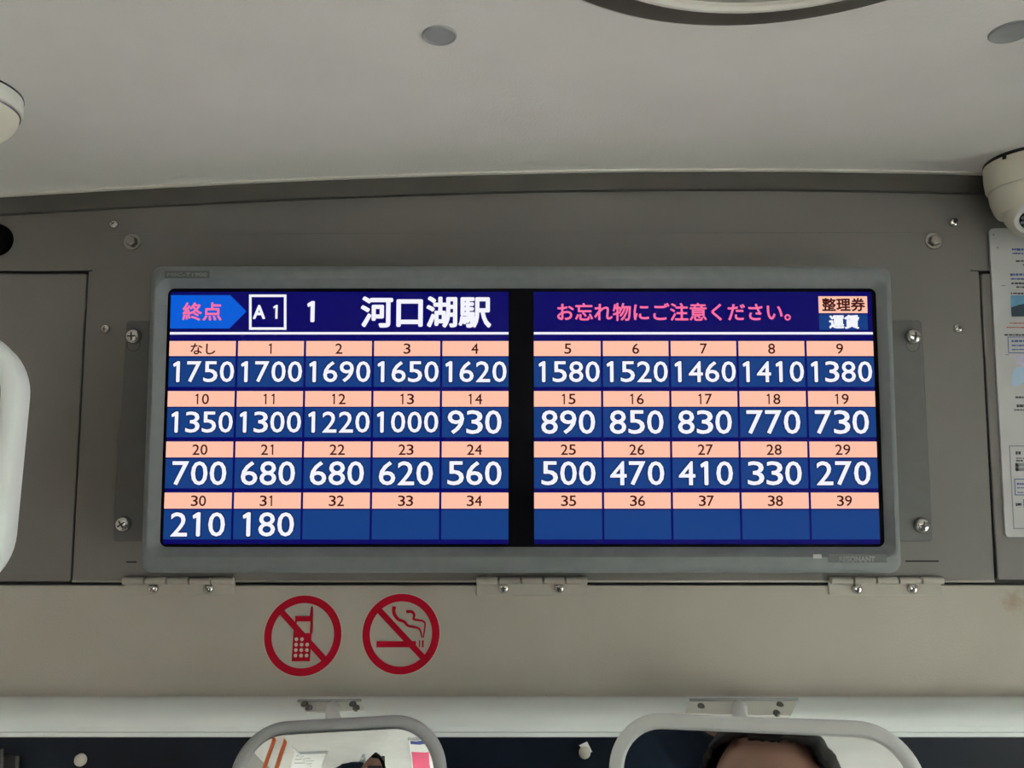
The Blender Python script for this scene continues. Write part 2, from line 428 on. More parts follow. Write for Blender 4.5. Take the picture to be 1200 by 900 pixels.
# windshield
bm = bmesh.new(); box(bm, xa, xb, D + 0.018, D + 0.023, SHIELD[0], SHIELD[1])
struct(obj('window_1', bm, M['glass']))
bm = bmesh.new(); box(bm, xa, xb, D + 0.004, D + 0.05, -0.02, SHIELD[0])
struct(obj('wall_front_lower', bm, M['side'])).name = 'wall_dash'
# dashboard shelf under the windshield
bm = bmesh.new(); slab(bm, rrect(XL, XR, 0.62, 0.69, 0.02), D + 0.004, 0.28, 0.02); fixn(bm)
struct(obj('trim_7', bm, mat('grey_dashboard', (0.3, 0.3, 0.29), 0.6)))
# floor, sides, rear
bm = bmesh.new(); box(bm, XL - 0.03, XR + 0.03, YB - 0.03, D + 0.05, -0.04, 0)
struct(obj('floor', bm, M['floor']))
nwin = [2]
def side_wall(name, x0, x1, wins, wz, xin):
    bm = bmesh.new(); y0, y1 = YB - 0.02, D + 0.03
    box(bm, x0, x1, y0, y1, -0.02, wz[0]); box(bm, x0, x1, y0, y1, wz[1], zt)
    cuts = [y0] + [v for w in wins for v in w] + [y1]
    for a, b in zip(cuts[0::2], cuts[1::2]): box(bm, x0, x1, a, b, wz[0], wz[1])
    fixn(bm); struct(obj(name, bm, M['side']))
    for a, b in wins:
        xm = (x0 + x1) / 2; bm = bmesh.new(); box(bm, xm - 0.002, xm + 0.002, a, b, wz[0], wz[1])
        w = struct(obj('window_%d' % nwin[0], bm, M['glass']))
        bm = bmesh.new()
        for q in ((a, a + 0.02, wz[0], wz[1]), (b - 0.02, b, wz[0], wz[1]), (a, b, wz[0], wz[0] + 0.02), (a, b, wz[1] - 0.02, wz[1])):
            box(bm, xm - 0.012, xm + 0.012, q[0], q[1], q[2], q[3])
        obj('window_frame', bm, M['darkplastic'], w); nwin[0] += 1
side_wall('wall_left', XL - 0.04, XL, WIN_L, WZ_L, XL)
side_wall('wall_right', XR, XR + 0.04, WIN_R, WZ_R, XR)
bm = bmesh.new(); cx = (XL + XR) / 2
box(bm, XL, XR, YB - 0.04, YB, -0.02, 0.95); box(bm, XL, XR, YB - 0.04, YB, 1.75, zt)
box(bm, XL, cx - 0.9, YB - 0.04, YB, 0.95, 1.75); box(bm, cx + 0.9, XR, YB - 0.04, YB, 0.95, 1.75)
struct(obj('wall_back', bm, M['side']))
bm = bmesh.new(); box(bm, cx - 0.9, cx + 0.9, YB - 0.022, YB - 0.018, 0.95, 1.75)
struct(obj('window_%d' % nwin[0], bm, M['glass']))
bm = bmesh.new(); box(bm, -30, 30, -30, 30, -0.75, -0.7)
struct(obj('ground', bm, M['ground']))

# ================================================================== DISPLAY HATCH AND COVERS
hatch_root = empty('display_hatch', at(625, 684))
HB = hatch_root.location.copy()
def under(o, root=None):            # keep world coordinates of a mesh built in world space
    root = root or o.parent; o.matrix_parent_inverse = Matrix.Translation(root.location).inverted() if root.rotation_euler == Euler((0, 0, 0)) else root.matrix_world.inverted()
    return o
def wpart(name, bm, m, root, **k):
    o = obj(name, bm, m, root, **k); under(o, root); return o
bm = bmesh.new()
# main plate between the two seams; top carries on over the fixed panel as a thin raised sheet with rounded corners
tl = [(108.5, 318), (108.5, 285), (110, 279), (114, 275.5), (120, 274)]
tr = [(1124, 272.5), (1130, 274), (1134, 277.5), (1136, 283), (1137, 318)]
plate = P(*([(85.5, 680.5), (104.8, 318.5)] + tl + tr + [(1146, 318.5), (1164.5, 680.5)]))
slab(bm, plate, D - 0.0002, D - 0.0014, 0.0006)
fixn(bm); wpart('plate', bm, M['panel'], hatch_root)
# rolled bottom flange of the hatch
bm = bmesh.new()
p0 = at(85.5, 680.8); p1 = at(1164.5, 680.8)
tube(bm, [(p0.x, D - 0.0007, p0.z), (p1.x, D - 0.0007, p1.z)], 0.0011, 10)
lab(wpart('bottom_flange', bm, M['hinge'], hatch_root, smooth=True), 'rolled bottom edge of the hatch')
def hscrew(px, py, r, kind='pan', name='screw', rot=0.4, root=hatch_root, dy=0.0014):
    x, z = xz(px, py); o = screw(x, z, D - dy, r, root, kind, name, rot); under(o, root); return o
hscrew(156, 284, 0.0052, 'hex', 'bolt'); hscrew(1093, 283, 0.0052, 'hex', 'bolt', -0.3)
hscrew(125, 386, 0.0042, rot=0.1); hscrew(1121, 385, 0.0042, rot=-0.6)
for x0, x1, yy in ((149, 161, 658.3), (1060, 1099, 657.3)):
    bm = bmesh.new(); slab(bm, P((x0, yy - 0.9), (x1, yy - 0.9), (x1, yy + 0.9), (x0, yy + 0.9)), D - 0.001, D - 0.0017)
    lab(wpart('slot', bm, M['black'], hatch_root), 'short dark slot beside the monitor foot')
# three hinges
def hinge(xa, xb, yk0, yk1, ylow, s1, s2):
    n = 5; ws = (xb - xa) / n
    c0 = at(xa, (yk0 + yk1) / 2); c1 = at(xb, (yk0 + yk1) / 2); r = 0.0034; yc = D - 0.0045
    bm = bmesh.new()
    for k in range(n):
        a = c0.lerp(c1, k / n + (0.006 if k else 0)); b = c0.lerp(c1, (k + 1) / n - (0.006 if k < n - 1 else 0))
        rr = r * (1.0 if k % 2 == 0 else 0.94)
        lathe(bm, [(rr * 0.7, 0), (rr, 0.0006), (rr, (b - a).length - 0.0006), (rr * 0.7, (b - a).length)], 16, Matrix.Translation((a.x, yc, a.z)) @ Matrix.Rotation(PI / 2, 4, 'Y'))
    fixn(bm)
    h = wpart('hinge', bm, M['hinge'], hatch_root, auto=0.6)
    bm = bmesh.new(); slab(bm, P((xa, yk1 - 1), (xb, yk1 - 1), (xb, ylow - 1), (xb - 1, ylow), (xa + 1, ylow), (xa, ylow - 1)), D + 0.0005, D - 0.0016, 0.0005); fixn(bm)
    for v in bm.verts: v.co.y -= (0.011 / (zA_ - zB_)) * max(0.0, zA_ - v.co.z)
    lf = obj('leaf', bm, M['hinge'], h)
    for sx, sy in (s1, s2):
        ys_ = yl(sy) - 0.0016; x, z = xz(sx, sy, ys_); so = screw(x, z, ys_, 0.0047, h, rot=sx * 0.37)
    return h
hinge(147, 276, 676, 683.5, 697.5, (180, 689.5), (244.5, 689.5))
hinge(558.5, 687.5, 676, 683, 697.5, (590, 689), (655, 689))
hinge(970.5, 1102, 675.5, 683, 697, (1003.5, 689.5), (1068.5, 689.5))
tag(hatch_root, 'wide beige hinged metal hatch that carries the lit fare screen', 'hatch')

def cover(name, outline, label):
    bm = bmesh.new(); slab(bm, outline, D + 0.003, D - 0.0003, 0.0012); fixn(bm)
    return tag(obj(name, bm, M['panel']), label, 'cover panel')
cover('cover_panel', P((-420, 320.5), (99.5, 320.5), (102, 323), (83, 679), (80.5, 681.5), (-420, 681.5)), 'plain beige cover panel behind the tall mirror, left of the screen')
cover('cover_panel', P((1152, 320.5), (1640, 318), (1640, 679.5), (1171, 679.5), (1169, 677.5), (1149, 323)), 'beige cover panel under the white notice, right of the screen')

# ================================================================== FARE DISPLAY
TILT = math.radians(1.2)
drt = empty('fare_display', at(612, 672), (TILT, 0, 0))
DM = Matrix.Translation(drt.location) @ Matrix.Rotation(TILT, 4, 'X'); DI = DM.inverted()
def loc(px, py, y0):
    o = DI @ CAM; d = DI.to_3x3() @ ray(px, py); p = o + d * ((y0 - o.y) / d.y); return (p.x, p.z)
YF, YS = -0.034, -0.026
# outline of the bezel at its front plane
lx = (loc(174, 316, YF)[0] + loc(162.5, 668, YF)[0]) / 2; rx = (loc(1047, 316, YF)[0] + loc(1059, 668, YF)[0]) / 2
bz = loc(612, 671.5, YF + 0.006)[1]; tz = loc(612, 311, YF + 0.003)[1]
sl = (loc(196, 345, YS)[0] + loc(188.3, 635, YS)[0]) / 2; sr = (loc(1028.5, 345, YS)[0] + loc(1034.5, 635, YS)[0]) / 2
sb = loc(612, 641, YS)[1]; st = loc(612, 338, YS)[1]
bm = bmesh.new()
N = 10
def RR(i, r, y, N=N): return poly3(rrect(lx + i, rx - i, bz + i, tz - i, r, N), y)
def IN(i, r, y): return poly3(rrect(sl - i, sr + i, sb - i, st + i, r, N), y)
rings = [RR(0.0, 0.010, -0.0016), RR(0.0, 0.010, YF + 0.007), RR(0.0008, 0.0095, YF + 0.0035), RR(0.003, 0.009, YF + 0.0012), RR(0.0062, 0.007, YF),
         IN(0.0075, 0.011, YF), IN(0.006, 0.010, YF + 0.0008), IN(0.0012, 0.007, YF + 0.0062), IN(0.0, 0.006, YF + 0.0075), IN(0.0, 0.006, YS + 0.003)]
loft(bm, rings); fixn(bm)
obj('bezel', bm, M['bezel'], drt, auto=0.45)
bm = bmesh.new(); slab(bm, rrect(lx + 0.01, rx - 0.01, bz + 0.01, tz - 0.01, 0.008), -0.0016, YF + 0.012); fixn(bm)
lab(obj('housing', bm, M['bracket'], drt), 'dark back housing')
# maker's badges and the indicator
bm = bmesh.new(); x0, z0 = loc(193, 326.5, YF); x1, z1 = loc(246, 317.5, YF)
slab(bm, rrect(x0, x1, z0, z1, 0.0008, 3), YF + 0.0005, YF - 0.0006, 0.0003); fixn(bm)
bd = obj('name_badge', bm, mat('badge_grey', (0.115, 0.125, 0.125), 0.4), drt)
bm = bmesh.new(); put_text(bm, 'MSC-T1900', x0 + 0.0022, x1 - 0.002, z0 + 0.0018, z1 - 0.0016, YF - 0.0008, 0.0003)
obj('lettering', bm, mat('badge_ink', (0.22, 0.235, 0.24), 0.5), bd)
bm = bmesh.new(); x0, z0 = loc(971, 659.5, YF); x1, z1 = loc(1039, 649, YF)
slab(bm, rrect(x0, x1, z0, z1, 0.0008, 3), YF + 0.0005, YF - 0.0006, 0.0003); fixn(bm)
bd = obj('name_badge', bm, mat('badge_grey_plain', (0.13, 0.143, 0.143), 0.4), drt)
xa_, za_ = loc(983, 658.5, YF); xb_, zb_ = loc(1025, 651.8, YF)
bm = bmesh.new(); put_text(bm, 'RESONANT', xa_, xb_, za_, zb_, YF - 0.0008, 0.0003)
obj('lettering', bm, mat('badge_silver', (0.36, 0.38, 0.39), 0.4), bd)
bm = bmesh.new(); x0, z0 = loc(953, 654.3, YF); x1, z1 = loc(962.5, 649.5, YF)
slab(bm, rect(x0, x1, z0, z1), YF + 0.0005, YF - 0.0005); fixn(bm)
obj('indicator_lamp', bm, mat('pale_indicator', (0.48, 0.5, 0.5), 0.3), drt)
# side mounting brackets
def side_bracket(pts, hole, s_top, s_low):
    y0 = DI @ Vector((0, D - 0.0014, CAMZ))
    bm = bmesh.new()
    pl = [xz(*p, D - 0.004) for p in pts][::-1]
    slab(bm, pl, D - 0.0014, D - 0.0042, 0.0007); fixn(bm); bm.transform(DI)
    b = obj('mount_bracket', bm, M['bracket'], drt)
    hx, hz = xz(*hole, D - 0.0042)
    bm = bmesh.new(); r = 0.0062
    key = circ(hx, hz, r, 28)
    ring_flat(bm, hx, hz, r * 0.9, r, D - 0.00435, 28); bm.transform(DI)
    lab(obj('keyhole', bm, M['slot'], b), 'rim of the keyhole slot')
    bm = bmesh.new(); flat(bm, circ(hx, hz, r * 0.9, 28), D - 0.0043); bm.transform(DI)
    obj('keyhole_plate', bm, mat('plate_in_hole', (0.12, 0.118, 0.108), 0.5), b)
    for sx, sy in (s_top, s_low):
        x, z = xz(sx, sy, D - 0.0045); o = screw(0, 0, 0, 0.0071, b, rot=sx * 0.31)
        o.location = DI @ Vector((x, D - 0.0042, z))
side_bracket([(148, 379), (152, 375), (190, 375), (186, 634.5), (135, 634.5), (132, 631.5)], (156.5, 404), (157, 394.5), (145, 614))
side_bracket([(1040, 375), (1077, 375), (1080.5, 378.5), (1093, 631), (1090, 634.5), (1044, 634.5)], (1069.5, 404.5), (1069.5, 394.5), (1079.5, 615.5))
# the lit screen
bm = bmesh.new(); slab(bm, rrect(sl - 0.001, sr + 0.001, sb - 0.001, st + 0.001, 0.006), YS + 0.004, YS, 0); fixn(bm)
scr = lab(obj('screen', bm, M['lcd'], drt), 'wide black screen glass showing the fare table')
Y1, Y2, Y3, Y4 = YS - 0.0002, YS - 0.0004, YS - 0.0006, YS - 0.0008
sx_ = lambda px, py: loc(px, py, YS)[0]
sz_ = lambda py, px=612: loc(px, py, YS)[1]
# column edges
top_e = [199, 277.3, 357.2, 437.0, 517.0, 596.0, 625.5, 705.3, 784.8, 864.3, 944.2, 1023.5]
bot_e = [192.5, 273.7, 354.4, 435.1, 516.2, 595.7, 626.0, 706.4, 787.0, 867.4, 948.4, 1029.2]
COL = [(sx_(a, 408) + sx_(b, 587)) / 2 for a, b in zip(top_e, bot_e)]
ROW = [(399.7, 417.3, 418.8, 453.3), (458.3, 476.6, 477.8, 512.3), (517.4, 536.0, 537.6, 572.2), (577.2, 596.0, 597.6, 632.0)]
ROW = [tuple(sz_(v) for v in r) for r in ROW]
zt_, zbm = sz_(342), sz_(637.5)
for n, a, b in (('left', 0, 5), ('right', 6, 11)):
    bm = bmesh.new(); flat(bm, rect(COL[a], COL[b], zbm, zt_), Y1)
    lab(obj('picture_half', bm, E['navy'], scr), n + ' half of the screen picture, navy ground')
    bm = bmesh.new(); flat(bm, rect(COL[a], COL[b], sz_(392.0), sz_(389.2)), Y2)
    lab(obj('divider_line', bm, E['white'], scr), 'white line under the ' + n + ' heading')
px1 = (COL[5] - COL[0]) / 397.0          # size of one picture pixel on the screen
fares = [1750, 1700, 1690, 1650, 1620, 1580, 1520, 1460, 1410, 1380, 1350, 1300, 1220, 1000, 930, 890, 850, 830, 770, 730,
         700, 680, 680, 620, 560, 500, 470, 410, 330, 270, 210, 180]
def one_glyph(bm, cx, cz, h, sw, y, mi, grow=0.0):
    z0, z1 = cz - h / 2 - grow, cz + h / 2 + grow; x1 = cx + sw * 0.62 + grow; x0 = x1 - sw - 2 * grow
    fl = h * 0.17 + grow; ft = sw * 0.95 + grow
    xl = x0 - h * 0.155; zl = z1 - h * 0.13
    r = sw * 0.22
    pts = [(x0 + r, z0), (x1 - r, z0), (x1, z0 + r), (x1, z1 - r * 0.6), (x1 - r * 0.6, z1), (x0 + sw * 0.30, z1), (x0 - h * 0.045, z1 - h * 0.055), (xl, zl), (xl + r * 0.1, zl - ft * 0.5), (xl + r, zl - ft * 0.86), (x0 - h * 0.02, zl - ft * 0.62), (x0, zl - ft * 0.5), (x0, z0 + r)]
    f = bm.faces.new([bm.verts.new((x, y, z)) for x, z in pts]); f.material_index = mi
    f.normal_update()
    if f.normal.y > 0: f.normal_flip()
def number(bm, s, cx, cz, h, pitch, w, bold, y, mi, sw=1.0, grow=0.0):
    n = len(s)
    for k, ch in enumerate(s):
        c = cx + (k - (n - 1) / 2) * pitch
        ww = w
        if ch == '1': one_glyph(bm, c, cz, h - 2 * grow, sw, y, mi, grow); continue
        put_text(bm, ch, c - ww / 2, c + ww / 2, cz - h / 2, cz + h / 2, y, bold, mi)
g = 1.3 * px1
for i in range(40):
    r, c = divmod(i, 10); j = c if c < 5 else c + 1
    x0, x1 = COL[j] + (g if c % 5 else 0), COL[j + 1] - (g if c % 5 < 4 else 0)
    a, b, d_, e = ROW[r]; cx_ = (COL[j] + COL[j + 1]) / 2
    bm = bmesh.new()
    flat(bm, rect(x0, x1, b, a), Y2, 0); flat(bm, rect(x0, x1, e, d_), Y2, 1)
    if i == 0:
        put_text(bm, 'なし', cx_ - 14.5 * px1, cx_ + 14.5 * px1, (a + b) / 2 - 7 * px1, (a + b) / 2 + 6 * px1, Y4, 0.25 * px1, 2)
    else:
        number(bm, str(i), cx_, (a + b) / 2 - 0.2 * px1, 12.2 * px1, 9.3 * px1, 8.2 * px1, 0.12 * px1, Y4, 2, 1.55 * px1)
    if i < len(fares):
        s = str(fares[i]); zc_ = (d_ + e) / 2
        if len(s) == 4: h, pt, w, bo = 24.6, 19.2, 16.6, 0.3
        else: h, pt, w, bo = 27.6, 21.7, 19.2, 0.35
        zc_ += 0.4 * px1; sw = 4.1 if len(s) == 4 else 4.7
        number(bm, s, cx_, zc_, (h + 2.4) * px1, pt * px1, (w + 2.4) * px1, (bo + 1.2) * px1, Y3, 4, sw * px1, 1.2 * px1)
        number(bm, s, cx_, zc_, h * px1, pt * px1, w * px1, bo * px1, Y4, 3, sw * px1)
    o = obj('fare_cell', bm, [E['peach'], E['cell'], E['dark'], E['white'], E['edge']], scr)
    lab(o, ('ticket %s, fare %s' % ('none' if i == 0 else i, fares[i])) if i < len(fares) else 'ticket %d, fare left empty' % i)
def lp(px, py): return loc(px, py, YS)
def text_px(name, s, x0, y0, x1, y1, m, bold=0.0, parent=scr, y=Y4):
    a = lp(x0, y1); b = lp(x1, y0); bm = bmesh.new(); put_text(bm, s, a[0], b[0], a[1], b[1], y, bold * px1)
    return obj(name, bm, m, parent)
bm = bmesh.new(); flat(bm, [lp(200.5, 346), lp(270, 346), lp(289, 365), lp(269, 385), lp(199.5, 385)], Y2)
a = lp(214, 376); b = lp(260.5, 354.5); put_text(bm, '終点', a[0], b[0], a[1], b[1], Y4, 0.45 * px1, 1)
lab(obj('arrow_badge', bm, [E['arrow'], E['pink']], scr), 'bright blue arrow reading 終点')
bm = bmesh.new()
oz = [lp(292, 386.6), lp(335.8, 386.6), lp(335.8, 345.2), lp(292, 345.2)]
iz = inset_poly(oz, 3.0 * px1)
o1 = [bm.verts.new((x, Y2, z)) for x, z in oz]; i1 = [bm.verts.new((x, Y2, z)) for x, z in iz]
for k in range(4): bm.faces.new((o1[k], o1[(k + 1) % 4], i1[(k + 1) % 4], i1[k]))
for s, x0, y0, x1, y1 in (('A', 296.5, 357.5, 311.5, 374),):
    a = lp(x0, y1); b = lp(x1, y0); put_text(bm, s, a[0], b[0], a[1], b[1], Y4, 0.7 * px1)
a = lp(324, 365.6); one_glyph(bm, a[0], a[1], 16.6 * px1, 2.7 * px1, Y4, 0)
lab(obj('stop_number_box', bm, E['white'], scr), 'white outlined box reading A1')
bm = bmesh.new(); a = lp(366, 365.3); one_glyph(bm, a[0], a[1], 25 * px1, 4.8 * px1, Y4, 0); obj('stop_number', bm, E['white'], scr)
text_px('stop_name', '河口湖駅', 422.5, 347.3, 575.8, 384.3, E['white'], 1.15)
text_px('notice_line', 'お忘れ物にご注意ください。', 652.8, 355, 926, 376.3, E['pink'], 0.45)
bm = bmesh.new(); a = lp(959.3, 367); b = lp(1015.8, 347.3); flat(bm, rect(a[0], b[0], a[1], b[1]), Y2)
a = lp(963, 365); b = lp(1013, 349.3); put_text(bm, '整理券', a[0], b[0], a[1], b[1], Y4, 0.45 * px1, 1)
lab(obj('heading_badge', bm, [E['peach'], E['dark']], scr), 'peach badge reading 整理券')
bm = bmesh.new(); a = lp(960, 386.6); b = lp(1016.2, 368.6); flat(bm, rect(a[0], b[0], a[1], b[1]), Y2)
a = lp(971.3, 385.6); b = lp(1006.3, 369); put_text(bm, '運賃', a[0], b[0], a[1], b[1], Y4, 0.7 * px1, 1)
lab(obj('heading_badge', bm, [E['cell'], E['white']], scr), 'blue badge reading 運賃')
tag(drt, 'wide grey-framed lit screen with a blue and peach table of bus fares', 'fare display')

# ================================================================== PROHIBITION STICKERS
YD = D - 0.0005
u = at(356, 745, yl(745)).x - at(355, 745, yl(745)).x
def sticker(name, cx, cy, label, draw):
    LEAN = math.atan2(0.011, at(600, 686).z - at(600, 814, D - 0.011).z); c = at(cx, cy, yl(cy)); root = empty(name, (c.x, c.y, c.z), (-LEAN, 0, 0))
    bm = bmesh.new(); R = 45.3 * u
    u0 = u
    ring_flat(bm, 0, 0, R - 8.8 * u, R, -0.0005)
    q = (R - 6 * u) * math.sqrt(0.5)
    stroke(bm, [(-q, q), (q, -q)], [7.2 * u] * 2, -0.0005)
    lab(obj('prohibition_ring', bm, M['red'], root), 'red ring with diagonal bar')
    bm = bmesh.new(); ring_flat(bm, 0, 0, R, R + 0.9 * u, -0.0004)
    lab(obj('sticker_edge', bm, M['pale'], root), 'thin pale rim of the sticker')
    draw(root)
    return tag(root, label, 'sign')
def g8(cx, cy): return lambda X, Y: ((290 + X / 4.8 - cx) * u, -(680 + Y / 4.8 - cy) * u)
def d_phone(root):
    k = g8(355, 744.6); y = -0.0007
    bm = bmesh.new()
    flat(bm, [k(258, 297), k(258, 448), k(360, 448), k(362, 297)], y)
    flat(bm, [k(258, 297), k(272, 297), k(274, 235), k(264, 235)], y); flat(bm, [k(350, 297), k(366, 297), k(364, 203), k(350, 203)], y)
    flat(bm, [k(264, 235), k(362, 235), k(362, 205), k(264, 205)], y)
    flat(bm, [k(345, 205), k(365, 205), k(361, 156), k(356, 150), k(350, 156)], y)
    s = obj('phone_symbol', bm, M['red'], root)
    bm = bmesh.new()
    for rr in range(4):
        for cc in range(3):
            if (rr, cc) == (0, 2): continue
            x, z = k(278 + cc * 31, 330 + rr * 29); flat(bm, circ(x, z, 2.1 * u, 14), y - 0.0002)
    lab(obj('keypad', bm, M['pale'], s), 'pale dots of the phone keys')
def d_smoke(root):
    k = g8(470, 742.6); y = -0.0007
    bm = bmesh.new()
    flat(bm, [k(728, 340), k(950, 340), k(950, 373), k(728, 373)], y)
    flat(bm, [k(966, 335), k(973, 335), k(973, 373), k(966, 373)], y); flat(bm, [k(983, 335), k(993, 335), k(993, 373), k(983, 373)], y)
    lab(obj('cigarette_symbol', bm, M['red'], root), 'red cigarette')
    bm = bmesh.new()
    def cr(pts, n=8):
        P_ = [Vector(p) for p in pts]; P_ = [P_[0]] + P_ + [P_[-1]]; out = []
        for i in range(1, len(P_) - 2):
            for t in range(n):
                t /= n; a, b, c, d = P_[i - 1:i + 3]
                out.append(0.5 * ((2 * b) + (c - a) * t + (2 * a - 5 * b + 4 * c - d) * t * t + (3 * b - a - 3 * c + d) * t ** 3))
        return out + [P_[-1]]
    for pts, w0, w1 in (([(820, 152), (822, 190), (845, 222), (880, 236), (905, 258), (960, 270), (975, 290), (983, 322)], 22, 7),
                        ([(890, 181), (922, 182), (936, 200), (935, 222), (985, 232), (998, 252), (990, 322)], 18, 7)):
        pp = [k(*p) for p in cr(pts)]; n = len(pp)
        stroke(bm, pp, [(w0 + (w1 - w0) * i / (n - 1)) / 4.8 * u for i in range(n)], y)
    lab(obj('smoke_symbol', bm, M['red'], root), 'two curling wisps of smoke')
sticker('no_phone_sign', 355, 744.6, 'round red sticker with a crossed-out mobile phone', d_phone)
sticker('no_smoking_sign', 470, 742.6, 'round red sticker with a crossed-out smoking cigarette', d_smoke)

# ================================================================== CEILING FITTINGS
def ceil_hit(px, py, dz=0.0):
    z = 1.98
    for _ in range(8):
        p = atz(px, py, z); z = ceil_z(p.x) + dz
    return p
def slope_rot(x):
    return -math.atan((ceil_z(x + 0.05) - ceil_z(x - 0.05)) / 0.1)
for (px, py), lb in (((515, 41), 'small grey oval ceiling plug left of the round metal fitting'), ((1185, 37), 'small grey ceiling plug at right, above the dome camera')):
    p = ceil_hit(px, py); sc = 18.0 / F * (p - CAM).length * 0.97
    bm = bmesh.new()
    lathe(bm, [(sc * 1.06, 0.0008), (sc * 1.06, -0.0006), (sc, -0.0014), (sc * 0.93, -0.0012), (sc * 0.86, -0.0006), (sc * 0.5, -0.0004), (0, -0.0004)], 40); fixn(bm)
    o = obj('ceiling_plug', bm, M['plug'], auto=0.6); o.location = p; o.rotation_euler = (0, slope_rot(p.x), 0)
    tag(o, lb, 'plug', 'grey plugs in the ceiling')
# large round fitting, mostly above the frame
pn = ceil_hit(853, 23.5); Rv = 0.165
vr = empty('ceiling_vent', (pn.x, pn.y - Rv, ceil_z(pn.x) - 0.0014), (0, slope_rot(pn.x) - 0.006, 0))
bm = bmesh.new(); lathe(bm, [(Rv * 1.012, 0.001), (Rv * 1.012, -0.0012), (Rv, -0.002)], 96, cap=False); fixn(bm)
lab(obj('edge_ring', bm, M['lip'], vr, auto=0.6), 'thin pale outer edge')
bm = bmesh.new(); lathe(bm, [(Rv, 0.001), (Rv, -0.002), (Rv * 0.985, -0.0035), (Rv * 0.90, -0.0055), (Rv * 0.87, -0.006), (Rv * 0.86, -0.0055), (Rv * 0.86, 0.004)], 96, cap=False); fixn(bm)
lab(obj('rim', bm, M['bronze'], vr, auto=0.6), 'sloping dark metal rim')
bm = bmesh.new(); lathe(bm, [(Rv * 0.872, -0.0058), (Rv * 0.865, -0.0078), (Rv * 0.85, -0.0080), (Rv * 0.838, -0.0065), (Rv * 0.835, 0.004)], 96, cap=False); fixn(bm)
lab(obj('inner_ring', bm, M['lip'], vr, auto=0.6), 'pale inner ring')
bm = bmesh.new(); lathe(bm, [(Rv * 0.838, -0.004), (Rv * 0.6, -0.005), (Rv * 0.3, -0.0055), (0, -0.0055)], 96); fixn(bm)
lab(obj('cover', bm, M['ventgrey'], vr, auto=0.6), 'grey centre cover')
tag(vr, 'large round metal-rimmed fitting in the ceiling above the screen', 'vent')

# dome camera at the right
pc = ceil_hit(1212, 188); pc.z = ceil_z(pc.x)
cd = empty('dome_camera', pc, (0, 0, 0))
def cpx(px, py):           # point on the plane through the camera axis, facing the viewer
    return at(px, py, pc.y)
mm = (at(1244, 188, pc.y).x - at(1243, 188, pc.y).x)
R0 = 52 * mm
# body radii by picture height
def hz(py): return at(1243, py, pc.y).z - pc.z
bm = bmesh.new(); lathe(bm, [(R0 * 1.0, 0.002), (R0 * 1.0, -0.0012), (R0 * 0.97, -0.0022)], 64); fixn(bm)
lab(obj('gasket', bm, M['darkplastic'], cd), 'thin dark gasket against the ceiling')
H = -hz(221)
bm = bmesh.new()
lathe(bm, [(R0 * 0.99, -0.002), (R0, -0.003), (R0, -H * 0.55), (R0 * 0.975, -H * 0.9), (R0 * 0.945, -H), (R0 * 0.90, -H)], 64, cap=True); fixn(bm)
bs = lab(obj('base_collar', bm, M['camwhite'], cd, auto=0.6), 'ivory collar')
bm = bmesh.new(); a = math.radians(203)
nx, ny = R0 * math.cos(a), R0 * math.sin(a)
box(bm, -0.0016, 0.0012, -0.0014, 0.0014, -0.0050, -0.0018); bm.transform(Matrix.Translation((nx, ny, 0)) @ Matrix.Rotation(a, 4, 'Z') @ Matrix.Rotation(0, 4, 'Z'))
fixn(bm); lab(obj('notch', bm, M['darkplastic'], bs), 'small dark notch at the rim')
bm = bmesh.new(); H2 = -hz(249)
lathe(bm, [(R0 * 0.90, -H + 0.001), (R0 * 0.925, -H - 0.0012), (R0 * 0.90, -H - (H2 - H) * 0.45), (R0 * 0.83, -H - (H2 - H) * 0.85), (R0 * 0.78, -H2), (R0 * 0.70, -H2 - 0.001)], 64); fixn(bm)
lab(obj('skirt', bm, M['camwhite'], cd, auto=0.6), 'tapered ivory skirt')
# eyeball turret turned towards the seats
tc_ = Vector((0, -0.004, -H2 + 0.006)); rt = R0 * 0.76
bm = bmesh.new(); bmesh.ops.create_uvsphere(bm, u_segments=48, v_segments=28, radius=rt); bm.transform(Matrix.Translation(tc_))
tu = lab(obj('turret', bm, M['camwhite'], cd, smooth=True), 'ivory ball turret')
lens_dir = (at(1204.5, 268, pc.y - rt * 0.85) - (pc + tc_)).normalized()
lm = Matrix.Translation(tc_) @ lens_dir.to_track_quat('Z', 'Y').to_matrix().to_4x4()
rw = rt * 0.43; hb = rt * 0.985
bm = bmesh.new(); lathe(bm, [(rw * 1.12, hb - 0.006), (rw * 1.06, hb + 0.001), (rw * 0.97, hb + 0.0025), (rw * 0.80, hb + 0.0025), (rw * 0.74, hb + 0.0005), (rw * 0.74, hb - 0.003)], 48, lm, cap=False); fixn(bm)
lab(obj('lens_ring', bm, M['ringwhite'], tu, auto=0.6), 'white ring round the lens')
bm = bmesh.new(); lathe(bm, [(rw * 0.76, hb - 0.004), (rw * 0.76, hb), (rw * 0.3, hb + 0.0006), (0, hb + 0.0006)], 48, lm); fixn(bm)
obj('lens_window', bm, M['lens'], tu, auto=0.6)
for k in range(10):
    a = 2 * PI * k / 10; bm = bmesh.new()
    lathe(bm, [(rw * 0.13, 0), (rw * 0.13, 0.001), (rw * 0.08, 0.0018), (0, 0.002)], 14, lm @ Matrix.Translation((rw * 0.54 * math.cos(a), rw * 0.54 * math.sin(a), hb + 0.0003))); fixn(bm)
    obj('infrared_lamp', bm, M['led'], tu, smooth=True)
bm = bmesh.new(); lathe(bm, [(rw * 0.26, 0), (rw * 0.26, 0.002), (rw * 0.2, 0.0028), (0, 0.003)], 20, lm @ Matrix.Translation((0, 0, hb + 0.0003))); fixn(bm)
obj('lens', bm, M['darkplastic'], tu, smooth=True)
tag(cd, 'ivory dome security camera on the ceiling at the right edge', 'camera')

